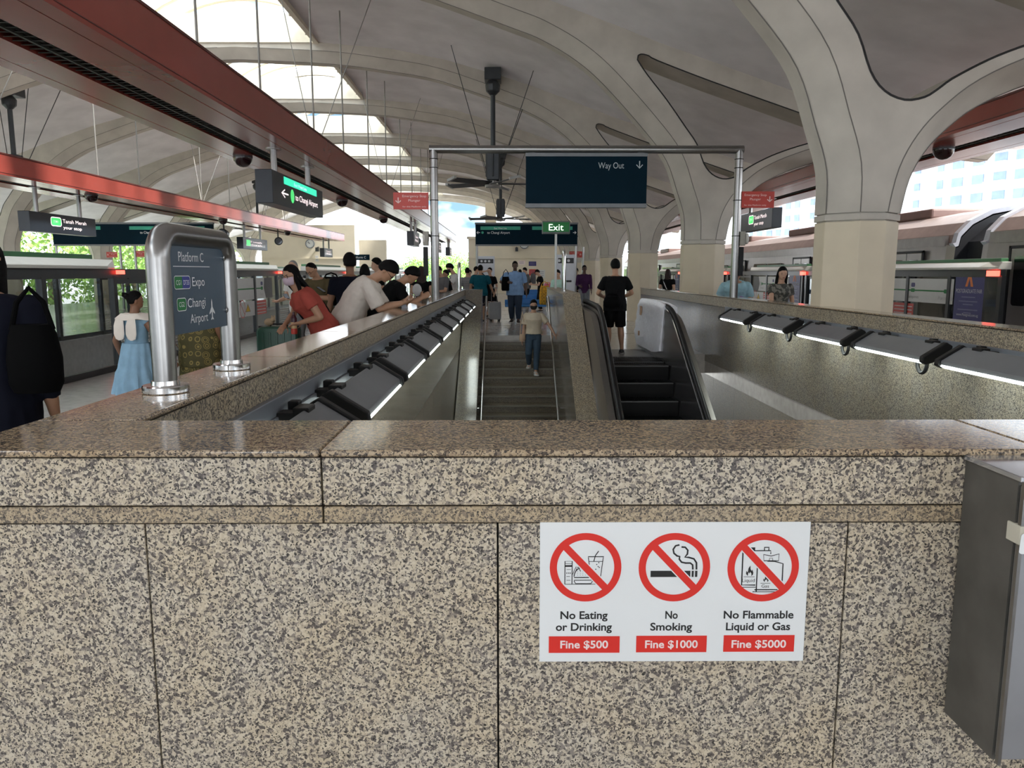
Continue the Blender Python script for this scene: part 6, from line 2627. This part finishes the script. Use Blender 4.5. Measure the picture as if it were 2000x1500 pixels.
c = P(545, 641, Y=9.0)
GRNC = mat('case_green', (.012, .075, .045), .35, var=.08)
suitcase('dark green hard suitcase under the hand of the woman in coral red', (c.x, 9.0, 0), .1, .46, .32, .885, GRNC, 0)
c = P(526, 634, Y=9.0)
pc = tag(MB().ell((0, 0, .045), (.06, .045, .045)).ell((.05, -.02, .075), (.03, .03, .03)).ell((.068, -.02, .105), (.01, .006, .022)).ell((.04, -.02, .105), (.01, .006, .022)).build(
    'plush_charm', mat('plush_beige', (.45, .34, .22), .9), smooth=True, loc=(0, 0, 0)), 'small beige plush charm lying on the green suitcase', 'plush toy')
pc.location = (c.x, 9.0, .886)
SILV = mat('case_silver', (.40, .41, .43), .3, metal=.6, var=.05)
c = at(966, 24.2)
suitcase('silver hard suitcase with black edges at the top of the stairs', tuple(c), .2, .38, .26, .60, SILV, .42)
c = at(1512, 12.25)
suitcase('white suitcase with raised handle in front of the woman in camouflage', tuple(c), .1, .38, .26, .62, mat('case_white', (.55, .55, .56), .35), .30)


def bag(name, label, pos, rz, w, d, h, mtl, strap_top, cat='bag'):
    r = thing(name, label, cat, pos, rz)
    mb = MB()
    rings = []
    for z, k in ((0, .82), (.04, .98), (h * .5, 1.0), (h * .85, .86), (h, .70)):
        rings.append([Vector((w / 2 * k * cos(a * pi / 10) * (1.0 if abs(cos(a * pi / 10)) < .75 else .93), d / 2 * k * sin(a * pi / 10), z)) for a in range(20)])
    mb.loft(rings)
    mb.build('pouch', mtl, r, smooth=50)
    mb = MB()
    mb.tube([(-w * .34, 0, h * .92), (-w * .22, 0, h + strap_top * .6), (0, 0, h + strap_top), (w * .22, 0, h + strap_top * .6), (w * .34, 0, h * .92)], .012, 8)
    mb.build('strap', mtl, r, smooth=True)
    return r


BAGB = mat('bag_black', (.002, .002, .0022), .7, spec=.06)
c = P(74, 765, Y=3.4)
bag('shoulder_bag', 'large black shoulder bag hanging at the left frame edge', (c.x, 3.4, c.z), .25, .24, .16, .30, BAGB, .16)
c = P(988, 568, Y=23.25)
bag('shoulder_bag', 'black bag hanging from the shoulder of the man in light blue', (c.x, 23.3, c.z), .2, .30, .20, .42, BAGB, .22)
c = P(1018, 668, Y=17.1)
bag('handbag', 'small beige bag at the hip of the woman on the stairs', (c.x + .03, 17.33, c.z), .3, .16, .10, .16, mat('bag_beige', (.50, .36, .25), .6), .50)
c = P(1196, 598, Y=14.05)
bag('waist_bag', 'black sling bag on the back of the man at the escalator', (c.x, 14.06, c.z - .02), .0, .36, .14, .20, BAGB, .05)
c = P(635, 580, Y=12.0)
bag('backpack', 'black backpack beside the man in the olive shirt', (P(647, 590, Y=12.4).x, 12.45, .98), .3, .34, .22, .46, BAGB, .06, 'backpack')
c = P(1041, 560, Y=33.8)
bag('backpack', 'dark backpack on the man by the blue benches', (c.x, 33.65, 1.02), 1.3, .34, .24, .46, GREYC, .05, 'backpack')
c = P(1066, 605, Y=24.5)
bag('tote_bag', 'yellow bag with dark spots on the nearest blue bench', (P(1064, 590, Y=25.4).x, 25.45, .462), .1, .40, .22, .62, patterned('yellow_spots', (.75, .38, .02), (.05, .04, .03), 'rings', 9), .14)
c = P(1070, 545, Y=29)
bag('backpack', 'pink backpack above the yellow bag', (P(1070, 548, Y=31.0).x, 31.05, .46), .2, .40, .26, .62, mat('bag_pink', (.65, .13, .24), .6), .05, 'backpack')
c = P(1441, 590, Y=14.8)
bag('tote_bag', 'purple bag held by the person in pale cyan', (P(1445, 588, Y=14.8).x, 14.75, .70), .1, .34, .16, .30, mat('bag_purple', (.22, .10, .30), .6), .05)
# white cap hanging by the long-haired woman
c = P(815, 580, Y=14.7)
r = thing('baseball_cap', 'white baseball cap hanging behind the long-haired woman', 'cap', (c.x, 14.68, c.z))
mb = MB()
mb.ell((0, 0, .13), (.09, .07, .12), 16, 10)
mb.build('crown', cloth('white_cap', (.62, .62, .62)), r, smooth=True)
mb = MB()
mb.ell((-.06, -.02, .02), (.08, .05, .010), 14, 6, 0, Matrix.Rotation(.7, 4, 'Y'))
mb.build('brim', MATS['cloth_white_cap'], r, smooth=True)
# phones, bottle
for (px, py, Y_, rz, lab) in ((789, 600, 8.9, .4, 'phone in the hands of the man leaning on the left coping'), (627, 566, 11.98, 1.2, 'phone in the hands of the man in the olive shirt'),
                              (880, 541, 21.55, .2, 'phone in the hands of the man with the black mask'), (559, 579, 12.9, .6, 'dark phone in the hand of the grey-haired man')):
    c = P(px, py, Y=Y_)
    r = thing('phone', lab, 'phone', tuple(c), rz, 'phones')
    R_ = Matrix.Rotation(radians(30), 4, 'X')
    mb = MB()
    mb.prism(rrect(-.037, .037, -.075, .075, .01, 3), 0, .009, 'z', 0, R_)
    mb.build('case', BLACKM, r)
    mb = MB()
    mb.prism(rrect(-.033, .033, -.070, .070, .008, 3), .009, .0098, 'z', 0, R_)
    mb.build('screen', mat('phone_screen', (.3, .33, .38), .1), r)
c = P(588, 645, Y=8.7)
r = thing('drink_bottle', 'red and cream drink bottle hanging beside the woman in coral red', 'bottle', (c.x, 8.42, c.z - .02))
mb = MB()
mb.lathe([(.03, 0), (.034, .01), (.034, .06)], n=16)
mb.build('base', REDS2, r)
mb = MB()
mb.lathe([(.034, .06), (.034, .13)], n=16)
mb.build('label_band', mat('bottle_cream', (.6, .42, .22), .5), r)
mb = MB()
mb.lathe([(.034, .13), (.034, .17), (.014, .21), (.014, .24), (.001, .24)], n=16)
mb.build('neck', mat('bottle_dark', (.06, .02, .03), .3), r)

bpy.data.scenes.remove(TMP)
